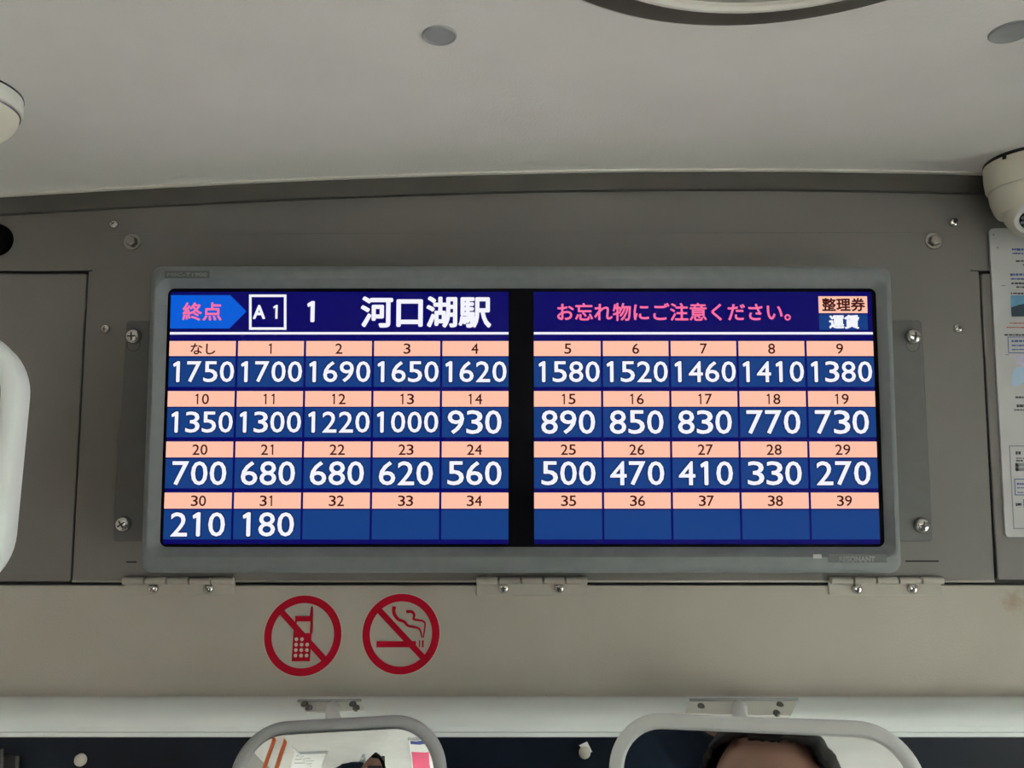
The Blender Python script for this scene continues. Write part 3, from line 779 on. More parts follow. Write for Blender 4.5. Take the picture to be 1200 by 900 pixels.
# white dome fitting at the left edge
pl_ = ceil_hit(-50, 107)
ld = empty('dome_lamp', (pl_.x, pl_.y, ceil_z(pl_.x)), (0, slope_rot(pl_.x), 0))
mpx = (pl_ - CAM).length / F
Rl = 51 * mpx
bm = bmesh.new(); lathe(bm, [(Rl * 1.01, 0.002), (Rl * 1.01, -0.0012), (Rl * 0.97, -0.0016)], 72, cap=False); fixn(bm)
lab(obj('gasket', bm, M['darkplastic'], ld), 'thin dark line against the ceiling')
bm = bmesh.new(); lathe(bm, [(Rl, -0.001), (Rl, -0.0095), (Rl * 0.985, -0.0115), (Rl * 0.95, -0.012), (Rl * 0.93, -0.011)], 72, cap=False); fixn(bm)
lab(obj('flange', bm, M['white'], ld, auto=0.6), 'pale grey flange ring')
bm = bmesh.new(); lathe(bm, [(Rl * 0.952, -0.0112), (Rl * 0.965, -0.0128), (Rl * 0.95, -0.0142), (Rl * 0.93, -0.0138)], 72, cap=False); fixn(bm)
lab(obj('bead_ring', bm, M['chrome'], ld, smooth=True), 'bright metal bead')
bm = bmesh.new(); lathe(bm, [(Rl * 0.935 * math.cos(t * PI / 2 / 14), -0.0125 - Rl * 0.62 * math.sin(t * PI / 2 / 14)) for t in range(15)], 72); fixn(bm)
obj('dome', bm, M['camwhite'], ld, smooth=True)
tag(ld, 'ivory dome fitting with a metal bead on the ceiling, at the left edge', 'dome fitting')

# round black knob on the fixed panel, left edge
x, z = xz(-3, 281.5)
bm = bmesh.new(); r = 20 * u
lathe(bm, [(r, 0), (r, 0.004), (r * 0.94, 0.0055), (r * 0.8, 0.006), (r * 0.74, 0.0045), (r * 0.3, 0.004), (0, 0.004)], 48, Matrix.Translation((x, D, z)) @ TOWARD); fixn(bm)
tag(obj('round_plug', bm, mat('dull_black_plastic', (0.003, 0.003, 0.003), 0.9, spec=0.1), auto=0.6), 'round black plug in the beige panel above the left cover', 'plug')

# ================================================================== NOTICE SHEET AT THE RIGHT
nb = empty('notice_sheet', (at(1260, 630).x, D, at(1260, 630).z))
YN = D - 0.0022
def NP(*pts): return [xz(*p, YN) for p in pts][::-1]
bm = bmesh.new()
slab(bm, NP((1159, 271), (1161, 268.5), (1164, 267.5), (1356, 262), (1388, 628), (1182, 629.5), (1179.5, 628.5), (1178.2, 626)), D - 0.0003, YN, 0.0004); fixn(bm)
wpart('sheet', bm, M['paper'], nb)
def nx_(py): return 1159.5 + (py - 270) * 0.0525          # left edge of the sheet at a picture height
def nbar(bm, x0, x1, y0, y1, mi=0, dy=0.0002):
    s0, s1 = nx_(y0) - nx_(450), nx_(y1) - nx_(450)
    flat(bm, [xz(x0 + s0, y0, YN - dy), xz(x1 + s0, y0, YN - dy), xz(x1 + s1, y1, YN - dy), xz(x0 + s1, y1, YN - dy)], YN - dy, mi)
def outline(bm, x0, x1, y0, y1, w, mi=0):
    for q in ((x0, x1, y0, y0 + w), (x0, x1, y1 - w, y1), (x0, x0 + w, y0, y1), (x1 - w, x1, y0, y1)): nbar(bm, *q, mi)
def words(bm, x0, x1, y, h, mi):
    x = x0
    while x < x1:
        w = random.uniform(1.5, 5) ; nbar(bm, x, min(x + w, x1), y, y + h * random.uniform(0.8, 1), mi); x += w + random.uniform(0.3, 0.9)
def npart(name, m, fn):
    bm = bmesh.new(); fn(bm); return wpart(name, bm, m, nb)
# heading text blocks (too small to read in the place)
for ink, rows in (
        (M['inkblue'], ((1194, 1330, 291, 3.0), (1194.5, 1330, 296, 2.2), (1190.5, 1330, 320.5, 2.8), (1191, 1330, 326, 2.0), (1188, 1330, 398.5, 2.4), (1188, 1330, 404, 1.8), (1188, 1330, 409, 1.4), (1185.5, 1310, 566, 2.6), (1185.5, 1310, 571, 1.6), (1185.5, 1310, 576.5, 1.4))),
        (M['ink'], ((1198, 1330, 305, 2.0), (1206, 1320, 309.5, 1.6), (1191.5, 1330, 331, 2.4), (1197, 1330, 335.5, 2.0), (1190, 1330, 343, 2.0), (1180, 1330, 391.5, 2.2), (1189, 1330, 464.5, 2.4), (1190, 1330, 474, 3.6), (1187, 1330, 479.5, 2.0), (1186, 1192, 529, 4), (1186, 1330, 536.5, 1.2), (1186, 1194, 539, 2.0), (1183, 1190, 589.5, 3.5))),
        (M['inkred'], ((1187, 1240, 378, 1.5), (1183, 1240, 383, 1.6), (1196, 1240, 425, 3.6))),
        ):
    for r_ in rows: npart('printed_line', ink, lambda bm: words(bm, *r_, 0))
def nphoto(bm):
    nbar(bm, 1189.5, 1320, 346, 371, 0)
npart('printed_photo', M['skyprint'], nphoto)
def nhill(bm):
    s = lambda x, y: xz(x + nx_(y) - nx_(450), y, YN - 0.0004)
    flat(bm, [s(1189.7, 371), s(1189.5, 360.5), s(1192, 359.5), s(1199, 357.2), s(1210, 355), s(1240, 352), s(1280, 356), s(1320, 360), s(1320, 371)], YN - 0.0004)
npart('printed_photo', M['hillprint'], nhill)
for ink, r_ in ((M['inkblue'], (1183.5, 1340, 394.5, 414, 0.9)), (M['inkblue'], (1182.5, 1318, 561, 580.5, 1.0)), (M['inkblue'], (1192, 1318, 585, 595, 0.9)), (M['inkgrey'], (1178.5, 1352, 522, 620, 1.3)), (M['inkgrey'], (1185, 1330, 542.5, 552, 3.6))):
    npart('printed_box', ink, lambda bm: outline(bm, *r_))
def nmap(bm):
    s = lambda x, y: xz(x + nx_(y) - nx_(450), y, YN - 0.0002)
    flat(bm, [s(1185, 452), s(1186, 443), s(1188.5, 434), s(1193, 430), s(1206, 430), s(1230, 436), s(1232, 448), s(1215, 448), s(1202, 447), s(1196, 450), s(1192, 453)], YN - 0.0002)
npart('printed_map', M['paleblue'], nmap)
npart('printed_map', M['lilac'], lambda bm: flat(bm, [xz(1190 + a, 418 + b, YN - 0.0003) for a, b in ((2, 0), (8, -2), (40, -2), (44, 10), (10, 12), (0, 8))], YN - 0.0003))
for r_ in ((1179, 1184.5, 334.2, 335.2), (1172.5, 1174.5, 274, 276), (1176.5, 1178.5, 289, 291), (1180, 1184, 415, 416)):
    npart('scuff_mark', M['inkgrey'], lambda bm: nbar(bm, *r_))
tag(nb, 'white laminated notice sheet with small print and a mountain photo, right edge', 'notice')

# ================================================================== RIVETS AND CLIP ON THE DARK BAND
def rivet(px, py, r, label):
    x, z = xz(px, py, YBAND); bm = bmesh.new()
    lathe(bm, [(r, 0), (r, 0.002), (r * 0.85, 0.0035), (r * 0.5, 0.0044), (0, 0.0047)], 28, Matrix.Translation((x, YBAND, z)) @ TOWARD); fixn(bm)
    return tag(obj('push_rivet', bm, M['beigecap'], auto=0.7), label, 'rivet', 'round rivets on the dark band')
rivet(95.3, 890, 6.6 * u, 'round beige rivet on the dark band at the lower left')
rivet(685, 881.5, 6.4 * u, 'round beige rivet with a white tag tucked behind it')
bm = bmesh.new(); slab(bm, [xz(*p, YBAND - 0.0006) for p in ((678.5, 873.5), (688, 869.2), (694, 881), (689, 883), (684, 879.5), (681.5, 876.5))][::-1], YBAND - 0.0001, YBAND - 0.0008); fixn(bm)
tag(obj('paper_tag', bm, M['tag']), 'torn white paper tag under the rivet between the mirrors', 'tag')
ck = empty('sun_visor_clip', (at(10, 895, YBAND).x, YBAND, at(10, 900, YBAND).z))
bm = bmesh.new(); slab(bm, [xz(*p, YBAND) for p in ((-6, 883), (24, 886), (22, 960), (-8, 960))][::-1], YBAND, YBAND - 0.003, 0.001); fixn(bm)
wpart('base', bm, M['darkplastic'], ck)
for xx, yy in ((2.5, 878), (20, 886)):
    bm = bmesh.new(); a = at(xx, yy, YBAND - 0.006); b = at(xx - 1.5, 958, YBAND - 0.006)
    tube(bm, [a, a.lerp(b, 0.5), b], 0.0011, 10); o = wpart('prong', bm, M['bracket'], ck, smooth=True); lab(o, 'thin grey upright prong')
tag(ck, 'black clip with two thin grey prongs, bottom left corner', 'clip')

# ================================================================== MIRRORS
def mirror(name, cpx, Ym, hw, hh, rad, roll, target, aim_px, fw, fmat, label, convex=0.0, depth=0.016, fit=None):
    c = at(*cpx, Ym); s = (c - CAM).length / F
    a = at(*aim_px, Ym); n = ((CAM - a).normalized() + (Vector(target) - a).normalized()).normalized()
    up = Vector((0, 0, 1)); yax = -n                      # local -y faces the viewer
    xax = yax.cross(up).normalized(); zax = xax.cross(yax)
    R = Matrix((xax, yax, zax)).transposed().to_4x4() @ Matrix.Rotation(roll, 4, 'Y')
    w, h, r, fw_ = hw * s, hh * s, rad * s, fw * s
    R0_ = Matrix((xax, yax, zax)).transposed().to_4x4()
    def proj(p):
        q = p - CAM; fz = q.y * math.cos(PITCH) + q.z * math.sin(PITCH); uz = -q.y * math.sin(PITCH) + q.z * math.cos(PITCH)
        return 600 + F * q.x / fz, 450 - F * uz / fz
    for _ in range(60):               # settle place, width and roll on the outline measured in the photograph
        R = R0_ @ Matrix.Rotation(roll, 4, 'Y'); T_ = Matrix.Translation(c) @ R
        q = [proj(T_ @ Vector(v)) for v in ((-w + r, 0, h), (w - r, 0, h), (-w, 0, -0.1 * h), (w, 0, -0.1 * h), (w, 0, h - r), (w, 0, -h + r))]
        if fit[0] == 'top':
            _, (ax, ay), (bx, by), xl, xr = fit
            sl_ = (q[1][1] - q[0][1]) / (q[1][0] - q[0][0]); st_ = (by - ay) / (bx - ax)
            roll += (st_ - sl_) * 0.7
            ym = q[0][1] + sl_ * ((ax + bx) / 2 - q[0][0]); c = c + Vector((((xl + xr) - (q[2][0] + q[3][0])) / 2 * s, 0, (ym - (ay + by) / 2) * s)) * 0.7
            w += ((xr - xl) - (q[3][0] - q[2][0])) / 2 * s * 0.7
        else:
            _, (ax, ay), (bx, by) = fit
            sl_ = (q[5][0] - q[4][0]) / (q[5][1] - q[4][1]); st_ = (bx - ax) / (by - ay)
            roll += (sl_ - st_) * 0.7
            xm = q[4][0] + sl_ * ((ay + by) / 2 - q[4][1]); c = c + Vector((((ax + bx) / 2 - xm) * s, 0, ((q[4][1] + q[5][1]) - (ay + by)) / 2 * s)) * 0.7
    root = empty(name); root.matrix_world = Matrix.Translation(c) @ R0_ @ Matrix.Rotation(roll, 4, 'Y')
    rr = lambda i: rrect(-w + i, w - i, -h + i, h - i, max(r - i, 0.002), 14)
    bm = bmesh.new()
    rings = [poly3(rr(fw_ * 0.9), depth), poly3(rr(fw_ * 0.25), depth * 0.85), poly3(rr(0.0002), depth * 0.45), poly3(rr(0), 0.0),
             poly3(rr(fw_ * 0.10), -0.0022), poly3(rr(fw_ * 0.30), -0.0034), poly3(rr(fw_ * 0.62), -0.0036), poly3(rr(fw_ * 0.86), -0.0030), poly3(rr(fw_), -0.0012), poly3(rr(fw_ * 1.02), 0.003)]
    loft(bm, rings, True, False); fixn(bm)
    obj('frame', bm, fmat, root, auto=0.7)
    bm = bmesh.new(); out = rr(fw_ * 0.97)
    if convex:
        k = 24; prev = None; rgs = []
        for q in range(k, -1, -1):
            t = q / k; pts = [(x * t, z * t) for x, z in out]
            rgs.append([(x, 0.0012 - (math.sqrt(max(convex ** 2 - x * x - z * z, 1e-6)) - math.sqrt(convex ** 2 - w * w)) + 0.0, z) for x, z in pts])
        loft(bm, rgs[:-1], False, True); fixn(bm)
        if sum(f.normal.y * f.calc_area() for f in bm.faces) > 0:
            for f in bm.faces: f.normal_flip()
        obj('mirror_glass', bm, M['mirror'], root, smooth=True)
    else:
        slab(bm, out, 0.002, -0.0004); fixn(bm); obj('mirror_glass', bm, M['mirror'], root)
    tag(root, label, 'mirror')
    return root
def bracket(root, pts, stem_px, screws, ybr, mir_back, fmat=None):
    """plate on the white rail and stem down to the back of the mirror; parts of that mirror"""
    bpy.context.view_layer.update()
    inv = root.matrix_world.inverted()
    def sub(name, bm, m, parent=root, **k):
        bm.transform(inv); return obj(name, bm, m, parent, **k)
    yt = ybr
    bm = bmesh.new()
    front = [at(*p, yr - 0.0178 if i < 2 else yr - 0.0178 - 0.0010 * (p[1] - 821.5)) for i, p in enumerate(pts)]; back = [p + Vector((0, 0.004, -0.003)) for p in front]
    loft(bm, [back[::-1], front[::-1]], True, True); fixn(bm)
    pb = sub('mount_plate', bm, M['white'])
    bm = bmesh.new(); e0, e1 = front[0], front[1]
    tube(bm, [e0 + Vector((0, -0.0004, 0.0008)), e1 + Vector((0, -0.0004, 0.0008))], 0.0012, 10); sub('plate_edge', bm, M['frame2'], pb)
    for sx, sy in screws:
        p = at(sx, sy, yr - 0.0181 - 0.0010 * (sy - 821.5)); bm = bmesh.new()
        lathe(bm, [(0.0030, 0), (0.0030, 0.0006), (0.0018, 0.0013), (0, 0.0014)], 16, Matrix.Translation(p) @ Matrix.Rotation(math.radians(44), 4, 'X')); fixn(bm)
        sub('screw', bm, M['bracket'], pb)
    a = at(*stem_px[0], yr - 0.025); b = root.matrix_world @ Vector(mir_back)
    a2 = at(stem_px[0][0], stem_px[0][1] + 6, a.y - 0.018); a3 = at(stem_px[0][0], stem_px[0][1] + 12, a.y - 0.036)
    bm = bmesh.new(); tube(bm, [a, a2, a3, (a3 + b) / 2, b], 0.0058, 16)
    lab(sub('stem', bm, M['frame'], smooth=True), 'short round stem to the mirror')

HEAD = Vector((0.0, -0.17, 1.70))
m1 = mirror('rearview_mirror', (395, 912), 0.535, 127.5, 72, 56, math.radians(-4.0), (-0.187, -0.10, 1.63), (397, 912), 13.5, M['frame2'], 'small mid-grey-framed mirror with rounded corners hanging below the prohibition stickers', convex=0.215, fit=('top', (338, 844.8), (460, 838), 266, 524))
bracket(m1, [(349, 822), (423.5, 821.5), (428, 832.5), (358, 834)], [(390, 830)], [(357, 825.6), (362, 830), (413.5, 825.6), (417.5, 830)], yr - 0.0305, (0, 0.014, 0.035))
m2 = mirror('rearview_mirror', (906, 935), 0.405, 191, 95, 57, math.radians(2.2), (HEAD.x, HEAD.y + 0.09, HEAD.z + 0.075), (884, 893), 15.5, M['frame'], 'wide pale-grey-framed mirror at the bottom right reflecting a dark-haired person', fit=('top', (780, 836), (1045, 846), 714, 1099))
bracket(m2, [(808, 821), (935, 820.5), (927, 838.5), (803, 836)], [(867, 829)], [(821.5, 828), (914, 826.5), (910, 836)], yr - 0.0305, (0, 0.012, 0.028))
m3 = mirror('rearview_mirror', (-70, 536), 0.46, 95, 127, 62, math.radians(4.5), (-0.95, -0.35, 1.72), (-20, 520), 17, M['frame'], 'tall pale-grey-framed mirror cut off by the left edge', fit=('right', (22.5, 470), (7.5, 625)))
bpy.context.view_layer.update()
inv = m3.matrix_world.inverted()
bm = bmesh.new(); a = m3.matrix_world @ Vector((0, 0.014, 0)); b = Vector((at(-260, 500).x, D - 0.0075, at(-260, 500).z))
tube(bm, [a, a + Vector((-0.02, 0.03, 0)), a.lerp(b, 0.6), b], 0.006, 14); bm.transform(inv)
obj('arm', bm, M['bracket'], m3, smooth=True)

# ================================================================== WHAT STANDS BEHIND (seen in the mirrors)
def pole(x, y, label):
    bm = bmesh.new(); tube(bm, [(x, y, 0.0), (x, y, 1.0), (x, y, ceil_z(x) + 0.002)], 0.016, 16)
    root = empty('grab_pole', (x, y, 0)); wpart('pole', bm, M['orange'], root, smooth=True)
    bm = bmesh.new(); slab(bm, rrect(x - 0.03, x + 0.03, 1.36, 1.46, 0.012), y + 0.02, y + 0.05, 0.006); fixn(bm)
    bx = wpart('stop_button_box', bm, M['yellow'], root)
    bm = bmesh.new(); lathe(bm, [(0.016, 0), (0.016, 0.006), (0.01, 0.009), (0, 0.009)], 20, Matrix.Translation((x, y + 0.05, 1.41)) @ Matrix.Rotation(-PI / 2, 4, 'X')); fixn(bm)
    obj('button', bm, M['inkred'], bx)
    return tag(root, label, 'pole', 'orange grab poles')
pole(-0.58, -0.10, 'orange grab pole reflected at the left of the grey-framed mirror, right one of two')
pole(-0.70, -0.12, 'orange grab pole reflected at the left of the grey-framed mirror, left one of two')
bm = bmesh.new(); tube(bm, [(0.15, -0.47, 0), (0.15, -0.47, 1.0), (0.15, -0.47, ceil_z(0.15) + 0.002)], 0.017, 16)
tag(obj('stanchion_pole', bm, M['bracket'], smooth=True), 'dark grey upright pole reflected beside the dark-haired head', 'pole')
def hanging(x0, x1, y, z0, draw, label, cat):
    root = empty('hanging_poster', ((x0 + x1) / 2, y, z0))
    zc = min(ceil_z(x0), ceil_z(x1))
    bm = bmesh.new(); box(bm, x0, x1, y - 0.001, y + 0.001, z0, zc - 0.012); fixn(bm); wpart('sheet', bm, M['tag'], root)
    bm = bmesh.new(); box(bm, x0 - 0.004, x1 + 0.004, y - 0.005, y + 0.005, zc - 0.016, zc + 0.006); fixn(bm); wpart('clip_rail', bm, M['frame2'], root)
    draw(root, x0, x1, y + 0.0016, z0, zc - 0.016)
    return tag(root, label, cat)
def fl(root, name, m, rects):
    bm = bmesh.new()
    for a, b, y, c, d in rects: box(bm, a, b, y - 0.0003, y, c, d)
    fixn(bm); wpart(name, bm, m, root)
def d_text(root, x0, x1, y, z0, z1):
    fl(root, 'printed_text', M['inkgrey'], [(x0 + 0.02, x1 - random.uniform(0.02, 0.1), y, z1 - 0.02 - 0.022 * k, z1 - 0.016 - 0.022 * k) for k in range(int((z1 - z0 - 0.03) / 0.022))])
def d_pink(root, x0, x1, y, z0, z1):
    fl(root, 'pink_area', M['pink'], [(x0 + 0.01, x0 + (x1 - x0) * 0.8, y, z0 + 0.02, z0 + (z1 - z0) * 0.62)])
    fl(root, 'blue_band', M['inkblue'], [(x0 + 0.01, x1 - 0.01, y, z1 - 0.03, z1 - 0.005)])
hanging(-0.50, -0.27, -0.14, 1.74, d_text, 'white hanging poster with grey text lines reflected in the grey-framed mirror', 'poster')
hanging(0.27, 0.45, -0.16, 1.74, d_pink, 'white hanging poster with a pink area reflected at the right of the grey-framed mirror', 'poster')
rl = empty('overhead_grab_rail', (-0.115, -0.9, 1.935))
bm = bmesh.new(); tube(bm, [(-0.115, -0.22, 1.935), (-0.115, -0.30, 1.935), (-0.115, -1.5, 1.935), (-0.115, -2.9, 1.935)], 0.0125, 16); wpart('rail', bm, M['frame2'], rl, smooth=True)
for y in (-0.235, -1.5, -2.85):
    bm = bmesh.new(); tube(bm, [(-0.115, y, 1.935), (-0.115, y, 1.95), (-0.115, y, ceil_z(-0.115) + 0.002)], 0.008, 12); lab(wpart('hanger', bm, M['frame2'], rl, smooth=True), 'short hanger to the ceiling')
tag(rl, 'grey overhead grab rail along the ceiling, held by the person', 'rail')
def seat_obj(x, y, label):
    root = empty('bus_seat', (x, y, 0))
    bm = bmesh.new(); slab(bm, rrect(-0.21, 0.21, 0.36, 0.46, 0.04), 0.22, -0.22, 0.02); fixn(bm); obj('seat', bm, M['seat'], root)
    bm = bmesh.new(); slab(bm, rrect(-0.21, 0.21, 0.42, 1.12, 0.09), -0.26, -0.18, 0.02); fixn(bm); obj('backrest', bm, M['seat'], root)
    bm = bmesh.new(); box(bm, -0.17, 0.17, -0.15, 0.15, 0.0, 0.37); fixn(bm); obj('pedestal', bm, M['frame2'], root)
    return tag(root, label, 'seat', 'blue bus seats')
for x, y, lb in ((-0.74, -1.75, 'blue bus seat by the left windows, farther back'), (-0.74, -2.45, 'blue bus seat by the left windows, last one'),
                 (1.04, -1.75, 'blue bus seat by the right windows, farther back'), (1.04, -2.45, 'blue bus seat by the right windows, last one')):
    seat_obj(x, y, lb)

# ------------------------------------------------------------------ the person taking the picture
def skin_mesh(pts, edges, radii, sub=2):
    me = bpy.data.meshes.new('skin'); me.from_pydata([tuple(p) for p in pts], edges, [])
    o = bpy.data.objects.new('skin', me); C.objects.link(o)
    o.modifiers.new('s', 'SKIN'); sv = me.skin_vertices[0].data
    for i, r in enumerate(radii): sv[i].radius = r if isinstance(r, tuple) else (r, r)
    sv[0].use_root = True
    if sub: m = o.modifiers.new('u', 'SUBSURF'); m.levels = m.render_levels = sub
    bpy.context.view_layer.update(); dg = bpy.context.evaluated_depsgraph_get()
    out = bpy.data.meshes.new_from_object(o.evaluated_get(dg)); bpy.data.objects.remove(o); bpy.data.meshes.remove(me)
    return out
def remesh(bm, voxel, smooth=4):
    me = bpy.data.meshes.new('r'); bm.to_mesh(me); bm.free(); o = bpy.data.objects.new('r', me); C.objects.link(o)
    m = o.modifiers.new('r', 'REMESH'); m.mode = 'VOXEL'; m.voxel_size = voxel
    m = o.modifiers.new('s', 'SMOOTH'); m.iterations = smooth; m.factor = 0.5
    bpy.context.view_layer.update(); out = bpy.data.meshes.new_from_object(o.evaluated_get(bpy.context.evaluated_depsgraph_get()))
    bpy.data.objects.remove(o); bpy.data.meshes.remove(me); return out
PX, PY = 0.0, -0.17
def chain(pts, edges, rad, P_, R_, start):
    i0 = len(pts); prev = start
    for p, r in zip(P_, R_):
        pts.append(Vector(p)); rad.append(r); edges.append((prev, len(pts) - 1)); prev = len(pts) - 1
    return prev
pts = [Vector((0, -0.24, 0.96))]; rad = [(0.15, 0.11)]; edges = []
sp = chain(pts, edges, rad, [(0, -0.25, 1.15), (0, -0.25, 1.34), (0, -0.24, 1.46), (0, -0.215, 1.555), (0, -0.19, 1.66)], [(0.13, 0.10), (0.155, 0.11), (0.11, 0.085), 0.056, 0.052], 0)
chest = 2
EL = {-1: (-0.158, -0.15, 1.80), 1: (0.32, -0.13, 1.36)}
WR = {-1: (-0.118, -0.30, 1.885), 1: (0.105, -0.06, 1.625)}
wr_i = {}
for sd in (-1, 1):
    wr_i[sd] = chain(pts, edges, rad, [(sd * 0.175, -0.25, 1.45), EL[sd], WR[sd]], [0.06, 0.043, 0.029], 3)
    chain(pts, edges, rad, [(sd * 0.10, -0.24, 0.88), (sd * 0.11, -0.21, 0.50), (sd * 0.115, -0.25, 0.09), (sd * 0.125, -0.12, 0.045)], [0.088, 0.058, 0.04, 0.035], 0)
body = bmesh.new(); me = skin_mesh(pts, edges, rad); body.from_mesh(me); bpy.data.meshes.remove(me)
# hands: palm and five fingers curled round the edges of the phone
sd = 1
w = Vector(WR[sd]); pal = Vector((sd * 0.062, -0.040, w.z + 0.004))
hp = [w, w.lerp(pal, 0.55), pal]; hr = [(0.026, 0.02), (0.034, 0.017), (0.036, 0.014)]; he = [(0, 1), (1, 2)]
for k in range(4):
    dz = 0.028 - 0.019 * k; L = (0.95, 1.05, 1.0, 0.8)[k]
    q = [pal + Vector((-sd * 0.004, 0.012, dz)), Vector((sd * 0.047, -0.012 + 0.002 * k, pal.z + dz)), Vector((sd * 0.041, 0.002, pal.z + dz)), Vector((sd * (0.041 - 0.018 * L), 0.0055, pal.z + dz - 0.002))]
    chain(hp, he, hr, q, [0.0095, 0.0088, 0.008, 0.007], 2)
chain(hp, he, hr, [pal + Vector((sd * 0.004, -0.008, 0.02)), Vector((sd * 0.044, -0.030, pal.z + 0.030)), Vector((sd * 0.022, -0.0235, pal.z + 0.034))], [0.012, 0.0105, 0.0085], 1)
me = skin_mesh(hp, he, hr); body.from_mesh(me); bpy.data.meshes.remove(me)
# other hand closed round the overhead rail, which runs front to back above it
RX, RZ, RR_ = -0.115, 1.935, 0.0125
w = Vector(WR[-1]); hc = Vector((RX - 0.022, -0.335, RZ - 0.026))
hp = [w, w.lerp(hc, 0.5), hc]; hr = [(0.022, 0.026), (0.018, 0.034), (0.015, 0.037)]; he = [(0, 1), (1, 2)]
for k in range(4):
    yk = hc.y + 0.030 - 0.020 * k; g_ = RR_ + 0.0085; q = []
    for a_ in (205, 130, 55, -10 + 8 * (k in (0, 3))):
        q.append(Vector((RX + g_ * math.cos(math.radians(a_)), yk, RZ + g_ * math.sin(math.radians(a_)))))
    chain(hp, he, hr, q, [0.0092, 0.0088, 0.0082, 0.0072], 2)
q = [Vector((RX - 0.012, hc.y + 0.038, RZ - 0.026))] + [Vector((RX + 0.024 * math.cos(math.radians(a_)), hc.y + 0.046, RZ + 0.024 * math.sin(math.radians(a_)))) for a_ in (-70, -10)]
chain(hp, he, hr, q, [0.0115, 0.0105, 0.0085], 1)
me = skin_mesh(hp, he, hr); body.from_mesh(me); bpy.data.meshes.remove(me)
# head with face
hd = bmesh.new(); bmesh.ops.create_uvsphere(hd, u_segments=64, v_segments=48, radius=1.0)
for v in hd.verts:
    p = v.co; x, y, z = p.x, p.y, p.z            # +y is the face
    wx = 0.076 * (1 - 0.20 * max(0, -z) ** 1.3); wy = 0.096 * (1 - 0.10 * max(0, -z)); wz = 0.118
    q = Vector((x * wx, y * wy, z * wz))
    f = max(0, y)
    q.y += 0.022 * math.exp(-((x / 0.16) ** 2 + ((z + 0.18) / 0.22) ** 2)) * (f > 0.3)          # nose
    q.y += 0.007 * math.exp(-((x / 0.3) ** 2 + ((z + 0.58) / 0.10) ** 2)) * f                    # lips
    q.y += 0.010 * math.exp(-((x / 0.35) ** 2 + ((z + 0.85) / 0.16) ** 2)) * (y > -0.2)          # chin
    for s_ in (-1, 1): q.y -= 0.010 * math.exp(-(((x - s_ * 0.38) / 0.2) ** 2 + ((z - 0.02) / 0.13) ** 2)) * f   # eye sockets
    v.co = q
for s_ in (-1, 1):
    bmesh.ops.create_uvsphere(hd, u_segments=16, v_segments=12, radius=1.0, matrix=Matrix.Translation((s_ * 0.077, -0.005, -0.012)) @ Matrix.Rotation(s_ * 0.35, 4, 'Z') @ Matrix.Diagonal((0.009, 0.02, 0.032, 1)))
HC = Vector((PX, PY, 1.735)); HM = Matrix.Translation(HC) @ Matrix.Rotation(math.radians(3), 4, 'X')
hd.transform(HM); me = bpy.data.meshes.new('h'); hd.to_mesh(me); hd.free(); body.from_mesh(me); bpy.data.meshes.remove(me)
bme = remesh(body, 0.0045, 3); bme.name = 'person'
person = link('person', bme, M['skin'], None, True)
tag(person, 'person in a navy jacket with short black hair, reflected in the wide pale-framed mirror', 'person')
for s_ in (-1, 1):
    bm = bmesh.new(); bmesh.ops.create_uvsphere(bm, u_segments=16, v_segments=12, radius=0.0115, matrix=HM @ Matrix.Translation((s_ * 0.029, 0.074, 0.002)))
    obj('eye', bm, M['eye'], person, smooth=True)
# hair
hr_ = bmesh.new(); bmesh.ops.create_uvsphere(hr_, u_segments=96, v_segments=64, radius=1.0)
dele = []
for v in hr_.verts:
    x, y, z = v.co
    edge = -0.55 if y < 0.1 else (-0.55 + (y - 0.1) * 1.9 if y < 0.62 else 0.46 + 0.05 * abs(x - 0.15))
    if z < edge: dele.append(v); continue
    n = 0.0012 * math.sin(x * 61 + z * 7) + random.uniform(-0.0005, 0.0005)
    k = 0.013 + 0.006 * max(0, z) + n
    v.co = Vector((x * (0.079 + k), y * (0.096 + k * 0.9), z * (0.118 + k)))
bmesh.ops.delete(hr_, geom=dele, context='VERTS')
bmesh.ops.solidify(hr_, geom=hr_.faces[:], thickness=0.006)
hr_.transform(HM); obj('hair', hr_, M['hair'], person, smooth=True)
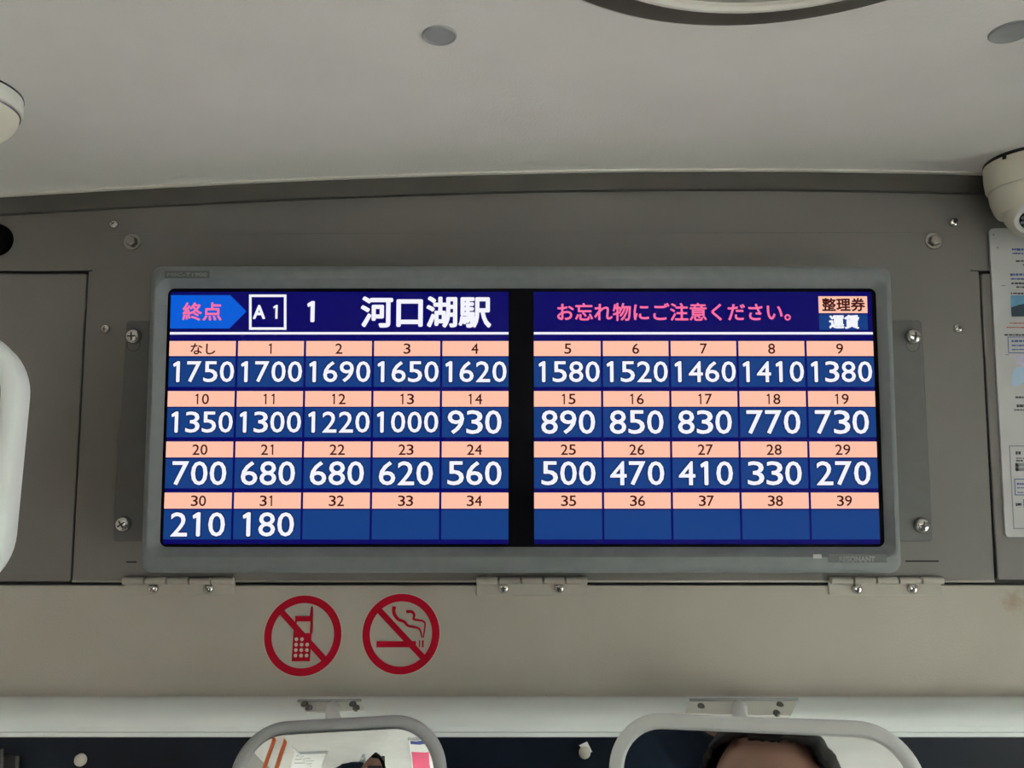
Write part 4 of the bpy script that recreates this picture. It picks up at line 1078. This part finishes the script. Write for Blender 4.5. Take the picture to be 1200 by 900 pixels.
# jacket: torso, collar and sleeves with folds
jp = [Vector((0, -0.25, 1.00))]; jr = [(0.20, 0.15)]; je = []
chain(jp, je, jr, [(0, -0.255, 1.18), (0, -0.255, 1.36), (0, -0.245, 1.47), (0, -0.225, 1.555)], [(0.185, 0.14), (0.195, 0.14), (0.15, 0.11), (0.075, 0.075)], 0)
for sd in (-1, 1):
    s0 = Vector((sd * 0.19, -0.25, 1.455)); e0 = Vector(EL[sd]); w0 = Vector(WR[sd])
    chain(jp, je, jr, [s0, s0.lerp(e0, 0.5), e0, e0.lerp(w0, 0.5), e0.lerp(w0, 0.85)], [0.085, 0.084, 0.082, 0.066, 0.046], 3)
jm = skin_mesh(jp, je, jr, 3); bm = bmesh.new(); bm.from_mesh(jm); bpy.data.meshes.remove(jm)
bm.normal_update()
for v in bm.verts:
    p = v.co; v.co = p + v.normal * (0.006 * math.sin(p.z * 70 + p.x * 55) * math.sin(p.x * 38 - p.y * 60 + 1) + 0.003 * math.sin(p.z * 160 + p.y * 120))
obj('jacket', bm, M['jacket'], person, smooth=True)
tp = [Vector((0, -0.24, 0.98))]; tr_ = [(0.165, 0.13)]; te = []
for sd in (-1, 1): chain(tp, te, tr_, [(sd * 0.105, -0.24, 0.86), (sd * 0.112, -0.215, 0.50), (sd * 0.116, -0.25, 0.10)], [0.105, 0.078, 0.066], 0)
tm = skin_mesh(tp, te, tr_); tm.name = 'trousers'; link('trousers', tm, M['trouser'], person, True)
for sd in (-1, 1):
    bm = bmesh.new(); lathe(bm, [(0.0, 0.0), (0.046, 0.0), (0.05, 0.02), (0.046, 0.06), (0.042, 0.09), (0.0, 0.095)], 24, Matrix.Translation((sd * 0.121, -0.20, 0.0)) @ Matrix.Diagonal((1, 2.7, 1, 1)))
    fixn(bm); obj('shoe', bm, M['darkplastic'], person, smooth=True)
# phone held up in both hands
bm = bmesh.new(); slab(bm, rrect(-0.037, 0.037, CAMZ - 0.138, CAMZ + 0.011, 0.010), -0.0205, -0.0125, 0.0012); fixn(bm)
ph = empty('mobile_phone', (0, -0.017, CAMZ - 0.06)); wpart('case', bm, M['darkplastic'], ph)
bm = bmesh.new(); slab(bm, rrect(-0.034, 0.034, CAMZ - 0.135, CAMZ + 0.008, 0.008), -0.0195, -0.0209); fixn(bm); wpart('screen', bm, M['lens'], ph)
tag(ph, 'dark mobile phone held up in both hands by the person', 'phone')
